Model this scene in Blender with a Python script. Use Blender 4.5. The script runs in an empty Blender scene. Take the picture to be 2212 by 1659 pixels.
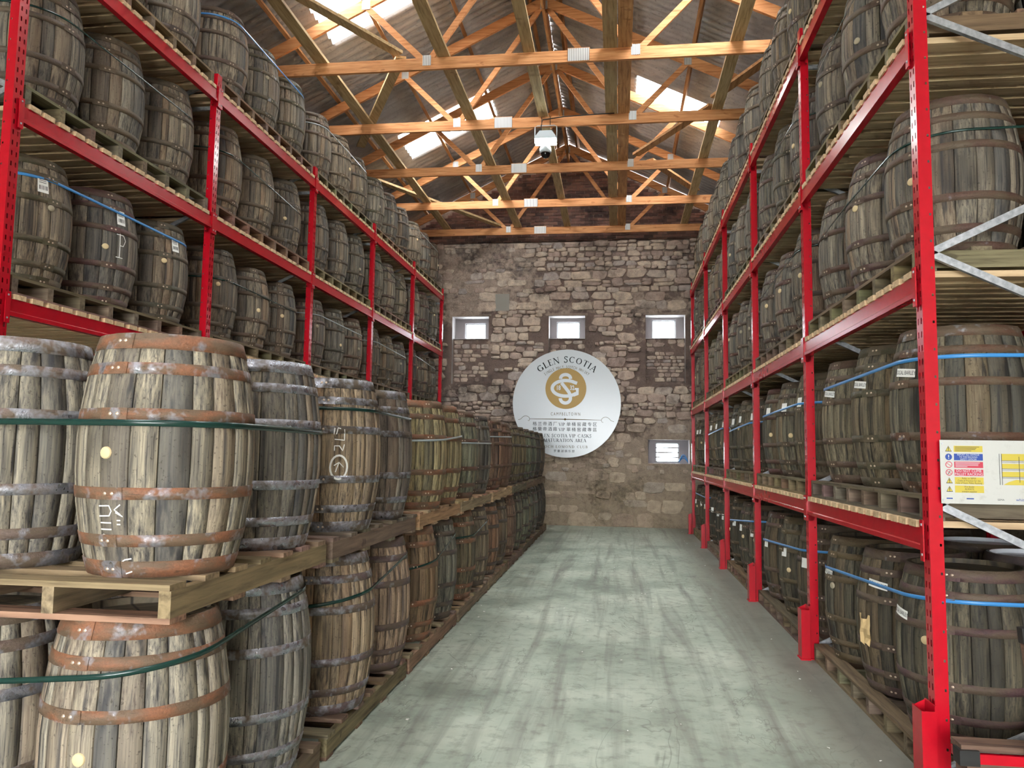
import bpy, math, random
from mathutils import Vector, Matrix, noise as mnoise

# ------------------------------------------------------------------ camera, world, exposure
S = bpy.context.scene
COL = S.collection
PI = math.pi
FPX, YAW, PIT, ROLL, CAMH = 1701.69, .1339, .0878, .0147, 1.72
fw = Vector((-math.sin(YAW)*math.cos(PIT), math.cos(YAW)*math.cos(PIT), math.sin(PIT)))
rt = Vector((math.cos(YAW), math.sin(YAW), 0)); up = rt.cross(fw)
r2 = rt*math.cos(ROLL)+up*math.sin(ROLL); u2 = -rt*math.sin(ROLL)+up*math.cos(ROLL)
cd = bpy.data.cameras.new('camera'); cam = bpy.data.objects.new('camera', cd); COL.objects.link(cam)
cam.matrix_world = Matrix(((r2.x, u2.x, -fw.x, 0), (r2.y, u2.y, -fw.y, 0), (r2.z, u2.z, -fw.z, CAMH), (0, 0, 0, 1)))
cd.sensor_fit = 'HORIZONTAL'; cd.sensor_width = 36; cd.lens = FPX/2212*36; cd.clip_start = .05; cd.clip_end = 300
S.camera = cam

wd = bpy.data.worlds.new('overcast_sky'); S.world = wd; wd.use_nodes = True
bg = wd.node_tree.nodes['Background']; bg.inputs[0].default_value = (.95, .98, 1, 1); bg.inputs[1].default_value = 24.0
S.view_settings.view_transform = 'Standard'; S.view_settings.look = 'None'
S.view_settings.gamma = 1; S.view_settings.use_curve_mapping = False; S.view_settings.exposure = .35
S.cycles.sample_clamp_indirect = 6.0
S.cycles.max_bounces = 6; S.cycles.diffuse_bounces = 3; S.cycles.glossy_bounces = 2; S.cycles.transmission_bounces = 2; S.cycles.transparent_max_bounces = 6
S.cycles.use_adaptive_sampling = True; S.cycles.adaptive_threshold = .12; S.cycles.adaptive_min_samples = 14

# building: aisle runs along +Y
XL, XR, Y0, YW = -5.85, 3.4, -8.5, 19.3          # side walls, front wall with the open doorway, end wall
RIDX, RIDZ, SLOPE = -1.25, 9.45, .487
TIEZ = 7.13
DOOR = (-4.0, 2.6, 4.6)                          # x0, x1, height of the open doorway behind the camera

# daylight portals: sampling aids at the openings, they give off no light of their own
def portal(name, loc, rot, sx, sy):
    l = bpy.data.lights.new(name, 'AREA'); l.shape = 'RECTANGLE'; l.size = sx; l.size_y = sy
    l.cycles.is_portal = True
    o = bpy.data.objects.new(name, l); COL.objects.link(o); o.location = loc; o.rotation_euler = rot
portal('doorway_portal', ((DOOR[0]+DOOR[1])/2, Y0, DOOR[2]/2), (PI/2, 0, 0), DOOR[1]-DOOR[0], DOOR[2])
SKYL = [(-1, y) for y in (14.9, 10.1, 5.3, .5, -4.3)] + [(1, y) for y in (14.35, 8.85, 3.35, -2.15, -7.65)]
SKW = {-1: 1.2, 1: 1.1}
for sd, y in SKYL:
    a = math.atan(SLOPE)
    dm = 2.24 if sd < 0 else 2.37; xm = RIDX+sd*dm; zm = RIDZ-SLOPE*dm+.12
    portal('skylight_portal', (xm, y+SKW[sd]/2, zm), (0, sd*a, 0), 1.9/math.cos(a), SKW[sd])

# ------------------------------------------------------------------ helpers
R = random.Random(7)
def lin(r, g, b):
    f = lambda c: (c/255/12.92 if c/255 <= .04045 else ((c/255+.055)/1.055)**2.4)
    return (f(r), f(g), f(b), 1)

class MB:
    def __init__(s): s.v = []; s.f = []; s.m = []; s.s = []; s.a = []
    def face(s, idx, mat=0, sm=False, sid=0.): s.f.append(tuple(idx)); s.m.append(mat); s.s.append(sm); s.a.append(sid)
    def quad(s, pts, mat=0, sm=False, sid=0.):
        n = len(s.v); s.v += [tuple(p) for p in pts]; s.face(range(n, n+len(pts)), mat, sm, sid)
    def box(s, x0, x1, y0, y1, z0, z1, mat=0, sid=0.):
        n = len(s.v)
        s.v += [(x0,y0,z0),(x1,y0,z0),(x1,y1,z0),(x0,y1,z0),(x0,y0,z1),(x1,y0,z1),(x1,y1,z1),(x0,y1,z1)]
        for q in ((0,3,2,1),(4,5,6,7),(0,1,5,4),(1,2,6,5),(2,3,7,6),(3,0,4,7)): s.face([n+i for i in q], mat, False, sid)
    def bar(s, p, q, w, h, upv=(0,0,1), mat=0):          # rectangular timber from p to q
        p, q = Vector(p), Vector(q); d = (q-p).normalized(); upv = Vector(upv)
        sx = d.cross(upv).normalized(); sz = sx.cross(d).normalized()
        n = len(s.v)
        for e in (p, q):
            for a, b in ((-1,-1),(1,-1),(1,1),(-1,1)): s.v.append(tuple(e+sx*a*w/2+sz*b*h/2))
        for k in ((0,3,2,1),(4,5,6,7),(0,1,5,4),(1,2,6,5),(2,3,7,6),(3,0,4,7)): s.face([n+i for i in k], mat)
    def tube(s, pts, r, seg=8, mat=0, closed=False):
        pts = [Vector(p) for p in pts]; n0 = len(s.v); m = len(pts)
        for i, p in enumerate(pts):
            d = (pts[min(i+1, m-1)]-pts[max(i-1, 0)]).normalized()
            a = Vector((0,0,1)) if abs(d.z) < .9 else Vector((1,0,0))
            x = d.cross(a).normalized(); y = d.cross(x)
            for k in range(seg):
                t = 2*PI*k/seg; s.v.append(tuple(p+x*r*math.cos(t)+y*r*math.sin(t)))
        for i in range(m-1):
            for k in range(seg):
                a = n0+i*seg+k; b = n0+i*seg+(k+1) % seg
                s.face((a, b, b+seg, a+seg), mat, True)
        s.face([n0+k for k in range(seg)][::-1], mat); s.face([n0+(m-1)*seg+k for k in range(seg)], mat)
    def lathe(s, prof, seg=24, mat=0, sm=True, cx=0, cy=0):
        n0 = len(s.v); m = len(prof)
        for k in range(seg):
            t = 2*PI*k/seg
            for r, z in prof: s.v.append((cx+r*math.cos(t), cy+r*math.sin(t), z))
        for k in range(seg):
            for i in range(m-1):
                a = n0+k*m+i; b = n0+((k+1) % seg)*m+i
                s.face((a, b, b+1, a+1), mat, sm)
    def mesh(s, name, *mats):
        me = bpy.data.meshes.new(name); me.from_pydata(s.v, [], s.f)
        for m in mats: me.materials.append(M[m] if isinstance(m, str) else m)
        me.polygons.foreach_set('material_index', s.m); me.polygons.foreach_set('use_smooth', s.s)
        if any(s.a):
            at = me.attributes.new('sid', 'FLOAT', 'FACE'); at.data.foreach_set('value', s.a)
        me.update(); return me

def obj(name, me, parent=None, loc=None, rot=None, scale=None, color=None):
    o = bpy.data.objects.new(name, me); COL.objects.link(o)
    if parent is not None: o.parent = parent
    if loc is not None: o.location = loc
    if rot is not None: o.rotation_euler = rot
    if scale is not None: o.scale = scale
    if color is not None: o.color = color
    return o
def tag(o, label, cat, group=None):
    o['label'] = label; o['category'] = cat
    if group: o['group'] = group
    return o
def struct(o, label=None):
    o['kind'] = 'structure'
    if label: o['label'] = label
    return o

# ------------------------------------------------------------------ materials
M = {}
class NT:
    def __init__(s, name):
        m = bpy.data.materials.new(name); m.use_nodes = True; M[name] = m
        s.t = m.node_tree; s.b = s.t.nodes['Principled BSDF']; s.out = s.t.nodes['Material Output']
    def n(s, ty, **kw):
        x = s.t.nodes.new(ty)
        for k, v in kw.items(): setattr(x, k, v)
        return x
    def l(s, a, b): s.t.links.new(a, b)
    def val(s, sock, v):
        if hasattr(v, 'node'): s.l(v, sock)
        else: sock.default_value = v
    def coord(s, kind='Object'): return s.n('ShaderNodeTexCoord').outputs[kind]
    def pos(s): return s.n('ShaderNodeNewGeometry').outputs['Position']
    def map(s, v, scale=(1,1,1), loc=None):
        x = s.n('ShaderNodeMapping'); s.l(v, x.inputs[0]); x.inputs['Scale'].default_value = scale
        if loc is not None: s.val(x.inputs['Location'], loc)
        return x.outputs[0]
    def noise(s, v, scale, detail=3, rough=.55, dist=0):
        x = s.n('ShaderNodeTexNoise'); s.l(v, x.inputs['Vector']); x.inputs['Scale'].default_value = scale
        x.inputs['Detail'].default_value = detail; x.inputs['Roughness'].default_value = rough
        x.inputs['Distortion'].default_value = dist
        return x.outputs[0]
    def ramp(s, fac, *stops):
        x = s.n('ShaderNodeValToRGB'); s.l(fac, x.inputs[0]); e = x.color_ramp.elements
        while len(e) < len(stops): e.new(.5)
        for el, (p, c) in zip(e, stops):
            el.position = p; el.color = (c, c, c, 1) if not isinstance(c, tuple) else c
        return x.outputs[0]
    def mix(s, fac, a, b, mode='MIX'):
        x = s.n('ShaderNodeMix', data_type='RGBA', blend_type=mode)
        s.val(x.inputs[0], fac); s.val(x.inputs[6], a); s.val(x.inputs[7], b); return x.outputs[2]
    def math(s, op, a, b=0., c=0.):
        x = s.n('ShaderNodeMath', operation=op); s.val(x.inputs[0], a); s.val(x.inputs[1], b); s.val(x.inputs[2], c); return x.outputs[0]
    def info(s): return s.n('ShaderNodeObjectInfo').outputs
    def attr(s, name): return s.n('ShaderNodeAttribute', attribute_name=name).outputs['Fac']
    def bump(s, h, strength=.3, dist=.01):
        x = s.n('ShaderNodeBump'); s.l(h, x.inputs['Height']); x.inputs['Strength'].default_value = strength
        x.inputs['Distance'].default_value = dist; s.l(x.outputs[0], s.b.inputs['Normal'])
    def set(s, color=None, rough=None, metal=None, spec=None):
        if color is not None: s.val(s.b.inputs['Base Color'], color)
        if rough is not None: s.val(s.b.inputs['Roughness'], rough)
        if metal is not None: s.val(s.b.inputs['Metallic'], metal)
        if spec is not None: s.val(s.b.inputs['Specular IOR Level'], spec)
        return s
    def off(s, v, rnd, k=37.):                        # shift coordinates by a random amount
        c = s.n('ShaderNodeCombineXYZ'); r = s.math('MULTIPLY', rnd, k)
        for i in range(3): s.l(r, c.inputs[i])
        x = s.n('ShaderNodeVectorMath', operation='ADD'); s.l(v, x.inputs[0]); s.l(c.outputs[0], x.inputs[1]); return x.outputs[0]

def plain(name, col, rough=.6, metal=0., spec=.5):
    NT(name).set(col, rough, metal, spec)

# oak staves: object colour = tint of the cask, alpha = a random number shared by the whole cask
t = NT('oak_stave'); i = t.info(); sid = t.math('FRACT', t.math('ADD', i['Random'], t.attr('sid')))
c = t.coord(); g = t.noise(t.map(t.off(c, sid), (85, 85, 2.4)), 1, 4, .7, .2)
col = t.ramp(g, (.32, lin(60, 57, 56)), (.42, lin(112, 106, 98)), (.54, lin(144, 136, 121)), (.70, lin(176, 164, 143)))
col = t.mix(t.ramp(sid, (0, .75), (.5, 0.), (1, 0.)), col, lin(84, 83, 83))
col = t.mix(t.ramp(t.math('FRACT', t.math('MULTIPLY', sid, 7.3)), (.65, 0.), (1, .38)), col, lin(160, 128, 97))
st = t.noise(t.map(t.off(c, i['Alpha'], 91), (5, 5, 1.6)), 1, 2, .6, .5)
col = t.mix(t.ramp(st, (.54, 0.), (.74, .7)), col, lin(58, 54, 52))
run = t.noise(t.map(t.off(c, sid, 53), (34, 34, .8)), 1, 2)
col = t.mix(t.ramp(run, (.56, 0.), (.68, .75)), col, lin(50, 50, 55))
spk = t.noise(t.off(c, sid), 70, 2, .7)
col = t.mix(t.ramp(spk, (.62, 0.), (.70, .55)), col, lin(44, 38, 34))
col = t.mix(1., col, i['Color'], 'MULTIPLY'); t.set(col, .78, 0, .3); t.bump(g, .35, .004)

# hoop iron: object colour = colour of the rust skin, alpha = share of bare steel
t = NT('hoop_iron'); i = t.info(); c = t.off(t.coord(), i['Random'])
n1 = t.noise(c, 11, 3, .65); n2 = t.noise(c, 90, 2, .7); n3 = t.noise(t.map(c, (3, 3, 9)), 2.2, 3)
rust = t.mix(n2, t.mix(1., i['Color'], (.5, .45, .45, 1), 'MULTIPLY'), t.mix(1., i['Color'], (1.35, 1.2, 1.1, 1), 'MULTIPLY'))
rust = t.mix(t.ramp(n3, (.38, 0.), (.58, .8)), rust, lin(90, 77, 60))
n4 = t.noise(t.map(c, (4, 4, 30)), 3, 4, .7); rust = t.mix(t.ramp(n4, (.58, 0.), (.7, .7)), rust, lin(54, 42, 30))
thr = t.math('SUBTRACT', t.math('ADD', n1, t.math('MULTIPLY', i['Alpha'], .55)), .72)
fs = t.n('ShaderNodeClamp'); t.l(t.math('MULTIPLY', thr, 5.), fs.inputs[0]); fs = fs.outputs[0]
t.set(t.mix(fs, rust, lin(160, 162, 170)), t.mix(fs, (.7, .7, .7, 1), (.26, .26, .26, 1)), t.math('MULTIPLY', fs, .85)); t.bump(n2, .8, .004)
plain('rivet_steel', lin(190, 170, 150), .4, .7)

t = NT('cask_head'); i = t.info(); c = t.off(t.coord(), i['Alpha'], 91)
g = t.noise(t.map(c, (40, 4, 4)), 1, 4, .6)
col = t.mix(1., t.ramp(g, (.3, lin(84, 76, 66)), (.7, lin(150, 136, 112))), i['Color'], 'MULTIPLY')
w = t.n('ShaderNodeTexWave', wave_type='BANDS', bands_direction='Y'); t.l(t.coord(), w.inputs[0]); w.inputs['Scale'].default_value = 2.6
col = t.mix(t.ramp(w.outputs['Fac'], (0, .85), (.04, 0.)), col, lin(30, 26, 22)); t.set(col, .7)
plain('white_paint', lin(222, 226, 232), .25)
NT('bung_wood').set(lin(206, 184, 142), .75)
NT('bung_grey').set(lin(150, 140, 118), .8)

def timber(name, dark, mid, light, rough=.72, knots=True, stretch=(2.2, 34, 34)):
    t = NT(name); i = t.info(); c = t.off(t.coord(), i['Random'])
    g = t.noise(t.map(c, stretch), 1, 5, .6, .4)
    col = t.ramp(g, (.28, dark), (.5, mid), (.75, light))
    if knots:
        k = t.noise(t.map(c, (5, 9, 9)), 1, 2); col = t.mix(t.ramp(k, (.68, 0.), (.74, .7)), col, dark)
    col = t.mix(t.ramp(i['Random'], (0, .35), (1, 0.)), col, dark)
    col = t.mix(1., col, i['Color'], 'MULTIPLY')
    t.set(col, rough, 0, .3); t.bump(g, .2, .003)
timber('pallet_x', lin(90, 76, 62), lin(150, 131, 108), lin(182, 161, 134))
timber('pallet_y', lin(90, 76, 62), lin(150, 131, 108), lin(182, 161, 134), stretch=(34, 2.2, 34))
timber('slat_wood', lin(168, 140, 108), lin(208, 180, 142), lin(230, 206, 168))
timber('pine_x', lin(160, 98, 58), lin(210, 148, 98), lin(230, 174, 124))
timber('pine_y', lin(144, 98, 60), lin(200, 148, 98), lin(222, 176, 124), stretch=(34, 2.2, 34))
timber('treated_y', lin(146, 122, 84), lin(198, 170, 126), lin(220, 196, 152), stretch=(34, 2.2, 34))

t = NT('red_paint'); c = t.coord(); n1 = t.noise(c, 14, 3)
t.set(t.mix(t.ramp(n1, (.3, .0), (.7, .45)), lin(184, 12, 32), lin(160, 12, 28)), .24, 0, .5)
t = NT('galvanised'); c = t.coord(); n1 = t.noise(c, 30, 3)
t.set(t.ramp(n1, (.3, lin(150, 154, 160)), (.7, lin(200, 204, 208))), .42, .75)
t = NT('nail_plate'); w = t.n('ShaderNodeTexWave', wave_type='BANDS', bands_direction='X'); t.l(t.coord(), w.inputs[0]); w.inputs['Scale'].default_value = 13
t.set(t.ramp(w.outputs['Fac'], (.2, lin(130, 130, 130)), (.6, lin(222, 222, 220))), .5, .35)

t = NT('fibre_cement'); i = t.info(); c = t.pos(); n1 = t.noise(c, 1.3, 5, .6); n2 = t.noise(c, 26, 3, .7)
col = t.ramp(n1, (.3, lin(150, 145, 144)), (.7, lin(190, 185, 183)))
col = t.mix(t.ramp(n2, (.58, 0.), (.72, .5)), col, lin(84, 78, 78)); col = t.mix(t.math('MULTIPLY', i['Random'], .25), col, lin(96, 90, 90))
t.set(col, .9, 0, .2)
t = NT('rooflight_sheet')                              # translucent plastic sheet: lets most daylight straight through
tr = t.n('ShaderNodeBsdfTransparent'); tr.inputs[0].default_value = (.92, .94, .94, 1)
tl = t.n('ShaderNodeBsdfTranslucent'); tl.inputs[0].default_value = (.8, .8, .78, 1)
mx = t.n('ShaderNodeMixShader'); mx.inputs[0].default_value = .2
t.l(tr.outputs[0], mx.inputs[1]); t.l(tl.outputs[0], mx.inputs[2]); t.l(mx.outputs[0], t.out.inputs[0])
t = NT('window_glass')
tr = t.n('ShaderNodeBsdfTransparent'); tr.inputs[0].default_value = (.9, .93, .95, 1)
gl = t.n('ShaderNodeBsdfGlossy'); gl.inputs['Roughness'].default_value = .05
mx = t.n('ShaderNodeMixShader'); mx.inputs[0].default_value = .06
t.l(tr.outputs[0], mx.inputs[1]); t.l(gl.outputs[0], mx.inputs[2]); t.l(mx.outputs[0], t.out.inputs[0])

# floor: pale green-grey concrete with tyre tracks along the aisle
t = NT('concrete_floor'); p = t.pos(); n1 = t.noise(p, .8, 6, .62); n2 = t.noise(p, 9, 5, .65); n3 = t.noise(t.map(p, (5.5, .28, 1)), 1, 4, .6, .5)
col = t.ramp(n1, (.32, lin(132, 141, 128)), (.47, lin(166, 176, 160)), (.66, lin(192, 200, 184)))
col = t.mix(t.ramp(n3, (.48, 0.), (.68, .7)), col, lin(120, 120, 112))
col = t.mix(t.ramp(n2, (.5, 0.), (.72, .55)), col, lin(104, 102, 92))
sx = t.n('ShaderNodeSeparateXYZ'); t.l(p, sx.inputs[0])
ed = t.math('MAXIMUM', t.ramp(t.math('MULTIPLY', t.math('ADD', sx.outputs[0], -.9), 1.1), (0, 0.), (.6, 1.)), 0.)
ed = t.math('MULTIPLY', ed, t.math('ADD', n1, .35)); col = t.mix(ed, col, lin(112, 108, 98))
fr = t.ramp(t.math('MULTIPLY', t.math('ADD', sx.outputs[1], -13.5), .18), (0, 0.), (1, .55)); col = t.mix(t.math('MULTIPLY', fr, n1), col, lin(128, 118, 104))
cr = t.noise(t.map(p, (1.0, .35, 1)), 1.1, 5, .6, .8); cr = t.math('ABSOLUTE', t.math('SUBTRACT', cr, .5))
col = t.mix(t.ramp(cr, (0., .45), (.004, 0.)), col, lin(96, 94, 86))
t.set(col, t.ramp(n1, (.3, .62), (.7, .8)), 0, .35); t.bump(n2, .15, .01)

# rubble wall
def stonework(name, ramp4, sootk=.75, zone=False):
    t = NT(name); i = t.info(); sid = t.math('FRACT', t.math('ADD', i['Random'], t.attr('sid')))
    p = t.pos(); n1 = t.noise(p, 7, 5, .65); n2 = t.noise(t.map(p, (1, 1, 1.3)), .62, 5, .65, .4); n3 = t.noise(p, 38, 4, .7)
    col = t.ramp(sid, *zip((0, .35, .7, 1), ramp4))
    if zone: col = t.mix(t.ramp(t.math('ADD', t.attr('lime'), t.math('MULTIPLY', t.math('SUBTRACT', n1, .5), 2.)), (.3, 0.), (.62, 1.)), lin(122, 104, 95), col)
    col = t.mix(t.ramp(n1, (.35, .5), (.65, 0.)), col, lin(96, 82, 78))
    col = t.mix(t.ramp(n3, (.58, 0.), (.72, .6)), col, lin(62, 54, 52))
    so = t.ramp(n2, (.52, 0.), (.62, sootk)); col = t.mix(t.math('MULTIPLY', so, t.ramp(n1, (.3, 1.), (.62, .35))), col, lin(38, 33, 36))
    sx = t.n('ShaderNodeSeparateXYZ'); t.l(p, sx.inputs[0])
    lo = t.ramp(t.math('MULTIPLY', sx.outputs[2], .33), (.2, .6), (1, 0.)); col = t.mix(t.math('MULTIPLY', lo, n1), col, lin(140, 126, 84))
    t.set(col, .92, 0, .15); t.bump(n3, .9, .02)
stonework('rubble_stone', (lin(170, 148, 138), lin(198, 176, 160), lin(214, 195, 174), lin(180, 168, 162)))
stonework('lime_mortar', (lin(166, 148, 134), lin(166, 148, 134), lin(166, 148, 134), lin(166, 148, 134)))
stonework('wall_mortar', (lin(170, 152, 138),)*4, .75, True)
stonework('old_brick', (lin(78, 58, 55), lin(130, 92, 82), lin(160, 118, 102), lin(96, 74, 70)), .9)
plain('plaster_pale', lin(176, 170, 168), .9)
plain('cement_patch', lin(142, 138, 130), .95)
plain('plaster_grey', lin(146, 140, 142), .9)
plain('dark_timber', lin(60, 46, 38), .8)
plain('sign_white', lin(190, 197, 201), .22)
plain('sign_gold', lin(142, 112, 46), .4, .2)
plain('sign_black', lin(16, 16, 20), .6, 0, .15)
plain('sign_brown', lin(92, 78, 46), .6, 0, .15)
plain('strap_green', lin(16, 48, 42), .25)
plain('strap_blue', lin(62, 134, 196), .3)
plain('strap_grey', lin(150, 160, 160), .3)
plain('label_white', lin(230, 230, 224), .6)
plain('ink_black', lin(40, 40, 46), .6)
NT('chalk').set(lin(228, 228, 222), .9)
plain('cable_black', lin(24, 22, 22), .5)
plain('lamp_body', lin(176, 184, 188), .4)
plain('dome_black', lin(16, 16, 18), .08)
t = NT('notice_white'); n1 = t.noise(t.coord(), 16, 5, .7); t.set(t.mix(t.ramp(n1, (.55, 0.), (.75, .45)), lin(184, 184, 178), lin(140, 136, 128)), .4)
plain('notice_yellow', lin(186, 168, 62), .45)
plain('notice_blue', lin(28, 62, 140), .45)
plain('notice_red', lin(180, 48, 70), .45)
plain('kraft_paper', lin(196, 168, 120), .9)
plain('rubber_black', lin(24, 24, 22), .6)
t = NT('trolley_wood'); c = t.coord(); g = t.noise(t.map(c, (3, 40, 40)), 1, 4)
t.set(t.ramp(g, (.3, lin(66, 46, 38)), (.7, lin(118, 92, 74))), .75)
t = NT('lamp_lens'); e = t.b; e.inputs['Emission Color'].default_value = (.82, 1, .96, 1); e.inputs['Emission Strength'].default_value = 30

# ------------------------------------------------------------------ the room
b = MB(); b.box(XL-.5, XR+.5, Y0, YW+.5, -.3, 0); struct(obj('floor', b.mesh('floor', 'concrete_floor')), 'pale green grey concrete floor of the warehouse aisle')
b = MB(); b.box(-30, 30, -40, Y0, -.3, -.02); struct(obj('floor_yard', b.mesh('yard', 'concrete_floor')), 'unseen concrete yard outside the open doorway, added to bounce daylight')  # unseen ground, added so daylight bounces in through the doorway

def roof_z(x): return RIDZ-SLOPE*abs(x-RIDX)
b = MB(); b.box(XL-.5, XL, Y0, YW+.5, 0, roof_z(XL)); struct(obj('wall_left', b.mesh('wall_left', 'lime_mortar')), 'rubble side wall behind the left rack')
b = MB(); b.box(XR, XR+.5, Y0, YW+.5, 0, roof_z(XR)); struct(obj('wall_right', b.mesh('wall_right', 'lime_mortar')), 'rubble side wall behind the right rack')
b = MB(); b.box(XL, DOOR[0], Y0-.4, Y0, 0, DOOR[2]); b.box(DOOR[1], XR, Y0-.4, Y0, 0, DOOR[2])
n = len(b.v)
pts = [(XL, DOOR[2]), (XR, DOOR[2]), (XR, roof_z(XR)), (RIDX, RIDZ), (XL, roof_z(XL))]
b.quad([(x, Y0, z) for x, z in pts]); b.quad([(x, Y0-.4, z) for x, z in pts][::-1])
struct(obj('wall_front', b.mesh('wall_front', 'lime_mortar')), 'front wall with the open loading doorway')

# end wall with window niches: (niche x0, x1, bottom, top, sill, glass x0, x1, z0, z1)
NICHE = [(-4.14, -3.21, 3.44, 5.14, 4.58, -3.89, -3.35, 4.60, 5.03), (-1.70, -.80, 3.44, 5.14, 4.58, -1.53, -.95, 4.60, 5.05),
         (.67, 1.62, 3.46, 5.14, 4.57, .84, 1.42, 4.61, 5.08), (.73, 1.71, 1.53, 2.10, 1.53, .93, 1.49, 1.56, 2.03)]
def lime(x, z):
    sg_ = lambda v: 1/(1+math.exp(-max(-30, min(30, v))))
    v = sg_((-2.2-x)*3)*sg_((z-5.35)*4)+sg_((1.9-z)*4)+.8*sg_((x-.3)*4)*sg_((2.95-z)*4)
    for xc in (-3.6, -1.25, 1.15): v += .7*math.exp(-((x-xc)/.7)**2-((z-5.4)/.25)**2)
    return v+.75*mnoise.noise((x*1.1, z*1.4, 3.1))+.3*mnoise.noise((x*3.1, z*4.3, 7.7))
def flushed(x, z): return lime(x, z) > .5
b = MB()
xs = sorted({XL, XR} | {XL+.1*k for k in range(1, 92)} | {n[0] for n in NICHE} | {n[1] for n in NICHE}); zs = sorted({0, 7.02} | {.1*k for k in range(1, 70)} | {n[2] for n in NICHE} | {n[3] for n in NICHE})
for xa, xb in zip(xs, xs[1:]):
    for za, zb in zip(zs, zs[1:]):
        xm, zm = (xa+xb)/2, (za+zb)/2
        if not any(n[0] < xm < n[1] and n[2] < zm < n[3] for n in NICHE):
            b.quad([(xa, YW, za), (xb, YW, za), (xb, YW, zb), (xa, YW, zb)])
DP = .42
for x0, x1, z0, z1, sl, gx0, gx1, gz0, gz1 in NICHE:
    for pts in ([(x0,z0),(x0,z1)], [(x0,z1),(x1,z1)], [(x1,z1),(x1,z0)], [(x1,z0),(x0,z0)]):
        (xa, za), (xb, zb) = pts; b.quad([(xa,YW,za),(xb,YW,zb),(xb,YW+DP,zb),(xa,YW+DP,za)], 1)
    if sl > z0: b.box(x0, x1, YW+.17, YW+DP, z0, sl, 0); b.box(x0, x1, YW+.13, YW+DP-.01, sl, sl+.015, 1)
    for qa, qb, ra, rb in ((x0, gx0, sl, z1), (gx1, x1, sl, z1), (gx0, gx1, sl, gz0), (gx0, gx1, gz1, z1)):
        if qb > qa and rb > ra: b.box(qa, qb, YW+DP, YW+DP+.12, ra, rb, 2)
b.box(XL, XR, YW, YW+.18, 7.0, 7.02)
GY = YW+.16                                                    # brick gable stands back a little
b.quad([(XL, GY, 6.9), (XR, GY, 6.9), (XR, GY, roof_z(XR)), (RIDX, GY, RIDZ), (XL, GY, roof_z(XL))])
b.quad([(XL, YW+.6, 0), (XL, YW+.6, 0.01), (XR, YW+.6, .01), (XR, YW+.6, 0)])
wme = b.mesh('wall_back', 'wall_mortar', 'plaster_pale', 'plaster_grey')
at = wme.attributes.new('lime', 'FLOAT', 'POINT'); at.data.foreach_set('value', [lime(v[0], v[2]) if v[2] < 7.01 else .8 for v in b.v])
wall_back = struct(obj('wall_back', wme), 'soot-stained rubble end wall with brick gable above')

def blob(rng, nv):                                            # irregular stone outline in a unit box
    pts = []
    for k in range(nv):
        a = 2*PI*(k+rng.uniform(-.25, .25))/nv; e = .5
        x = math.copysign(abs(math.cos(a))**e, math.cos(a)); z = math.copysign(abs(math.sin(a))**e, math.sin(a)); q = rng.uniform(.84, 1.10)
        pts.append((x*.5*q, z*.5*q))
    return pts
def add_stone(b, pts, cx, cz, w, h, y, d, sid=0., mat=0):
    n = len(b.v); m = len(pts)
    for x, z in pts: b.v.append((cx+x*w, y+.004, cz+z*h))
    for x, z in pts: b.v.append((cx+x*w*.95, y-d*.65, cz+z*h*.93))
    for x, z in pts: b.v.append((cx+x*w*.82, y-d, cz+z*h*.74))
    for k in range(m):
        j = (k+1) % m
        b.face((n+k, n+j, n+m+j, n+m+k), mat, False, sid); b.face((n+m+k, n+m+j, n+2*m+j, n+2*m+k), mat, True, sid)
    b.face([n+2*m+k for k in range(m)], mat, True, sid)
rng = random.Random(21)
stones = []
z = .0
while z < 6.98:
    h = rng.choice((.09, .11, .13, .15, .18, .22)) if z > .35 else rng.uniform(.3, .36)
    h = min(h, 7.0-z); x = XL+rng.uniform(0, .2)
    if h < .05: break
    while x < XR-.1:
        w = min(h*rng.uniform(1.1, 2.9), .5) if z > .35 else rng.uniform(.3, .75)
        sub = rng.random() < .22 and h > .14
        for part in ((0,), (0, 1))[sub]:
            hh = h/(1+sub); cz = z+hh*(part+.5)+rng.uniform(-.03, .03); cx = x+w/2
            if not any(n[0]-.05 < cx+w/2 and cx-w/2 < n[1]+.05 and n[2]-.03 < cz+hh/2 and cz-hh/2 < n[3]+.08 for n in NICHE):
                flush = flushed(cx, cz)
                if rng.random() < (.5 if flush else .98):
                    stones.append((w*hh, cx, cz, w*rng.uniform(1.0, 1.1), hh*rng.uniform(1.02, 1.25), rng.uniform(.006, .018) if flush else rng.uniform(.022, .06)))
        x += w+.008
    z += h+.004
vis = sorted([s for s in stones if -4.3 < s[1] < 1.75 and s[2] < 6.95 and (s[1]+1.24)**2+(s[2]-2.96)**2 > 1.25**2], reverse=True)[:296]
visset = set(id(s) for s in vis)
variants = []
for k in range(24):
    bb = MB(); add_stone(bb, blob(rng, rng.choice((7, 8, 9))), 0, 0, 1, 1, 0, 1); variants.append(bb.mesh('stone', 'rubble_stone'))
bb = MB()
for s in stones:
    _, cx, cz, w, h, d = s
    if id(s) in visset: obj('stone', rng.choice(variants), wall_back, (cx, YW, cz), (0, rng.uniform(-.06, .06), 0), (w, d, h))
    else: add_stone(bb, blob(rng, 7), cx, cz, w, h, YW, d, rng.random()+.001)
for x0, x1, z0, z1, sl, *_r in NICHE[:3]:
    z = z0+.05
    while z < sl-.06:
        h = rng.uniform(.07, .14); x = x0+.02
        while x < x1-.1:
            w = min(rng.uniform(.1, .3), x1-x)
            if rng.random() < .75: add_stone(bb, blob(rng, 7), x+w/2, min(z+h/2, sl-.07), w, h, YW+.17, rng.uniform(.008, .02), rng.random()+.001)
            x += w
        z += h
o = obj('stonework', bb.mesh('stonework', 'rubble_stone'), wall_back); o['kind'] = 'stuff'
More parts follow.
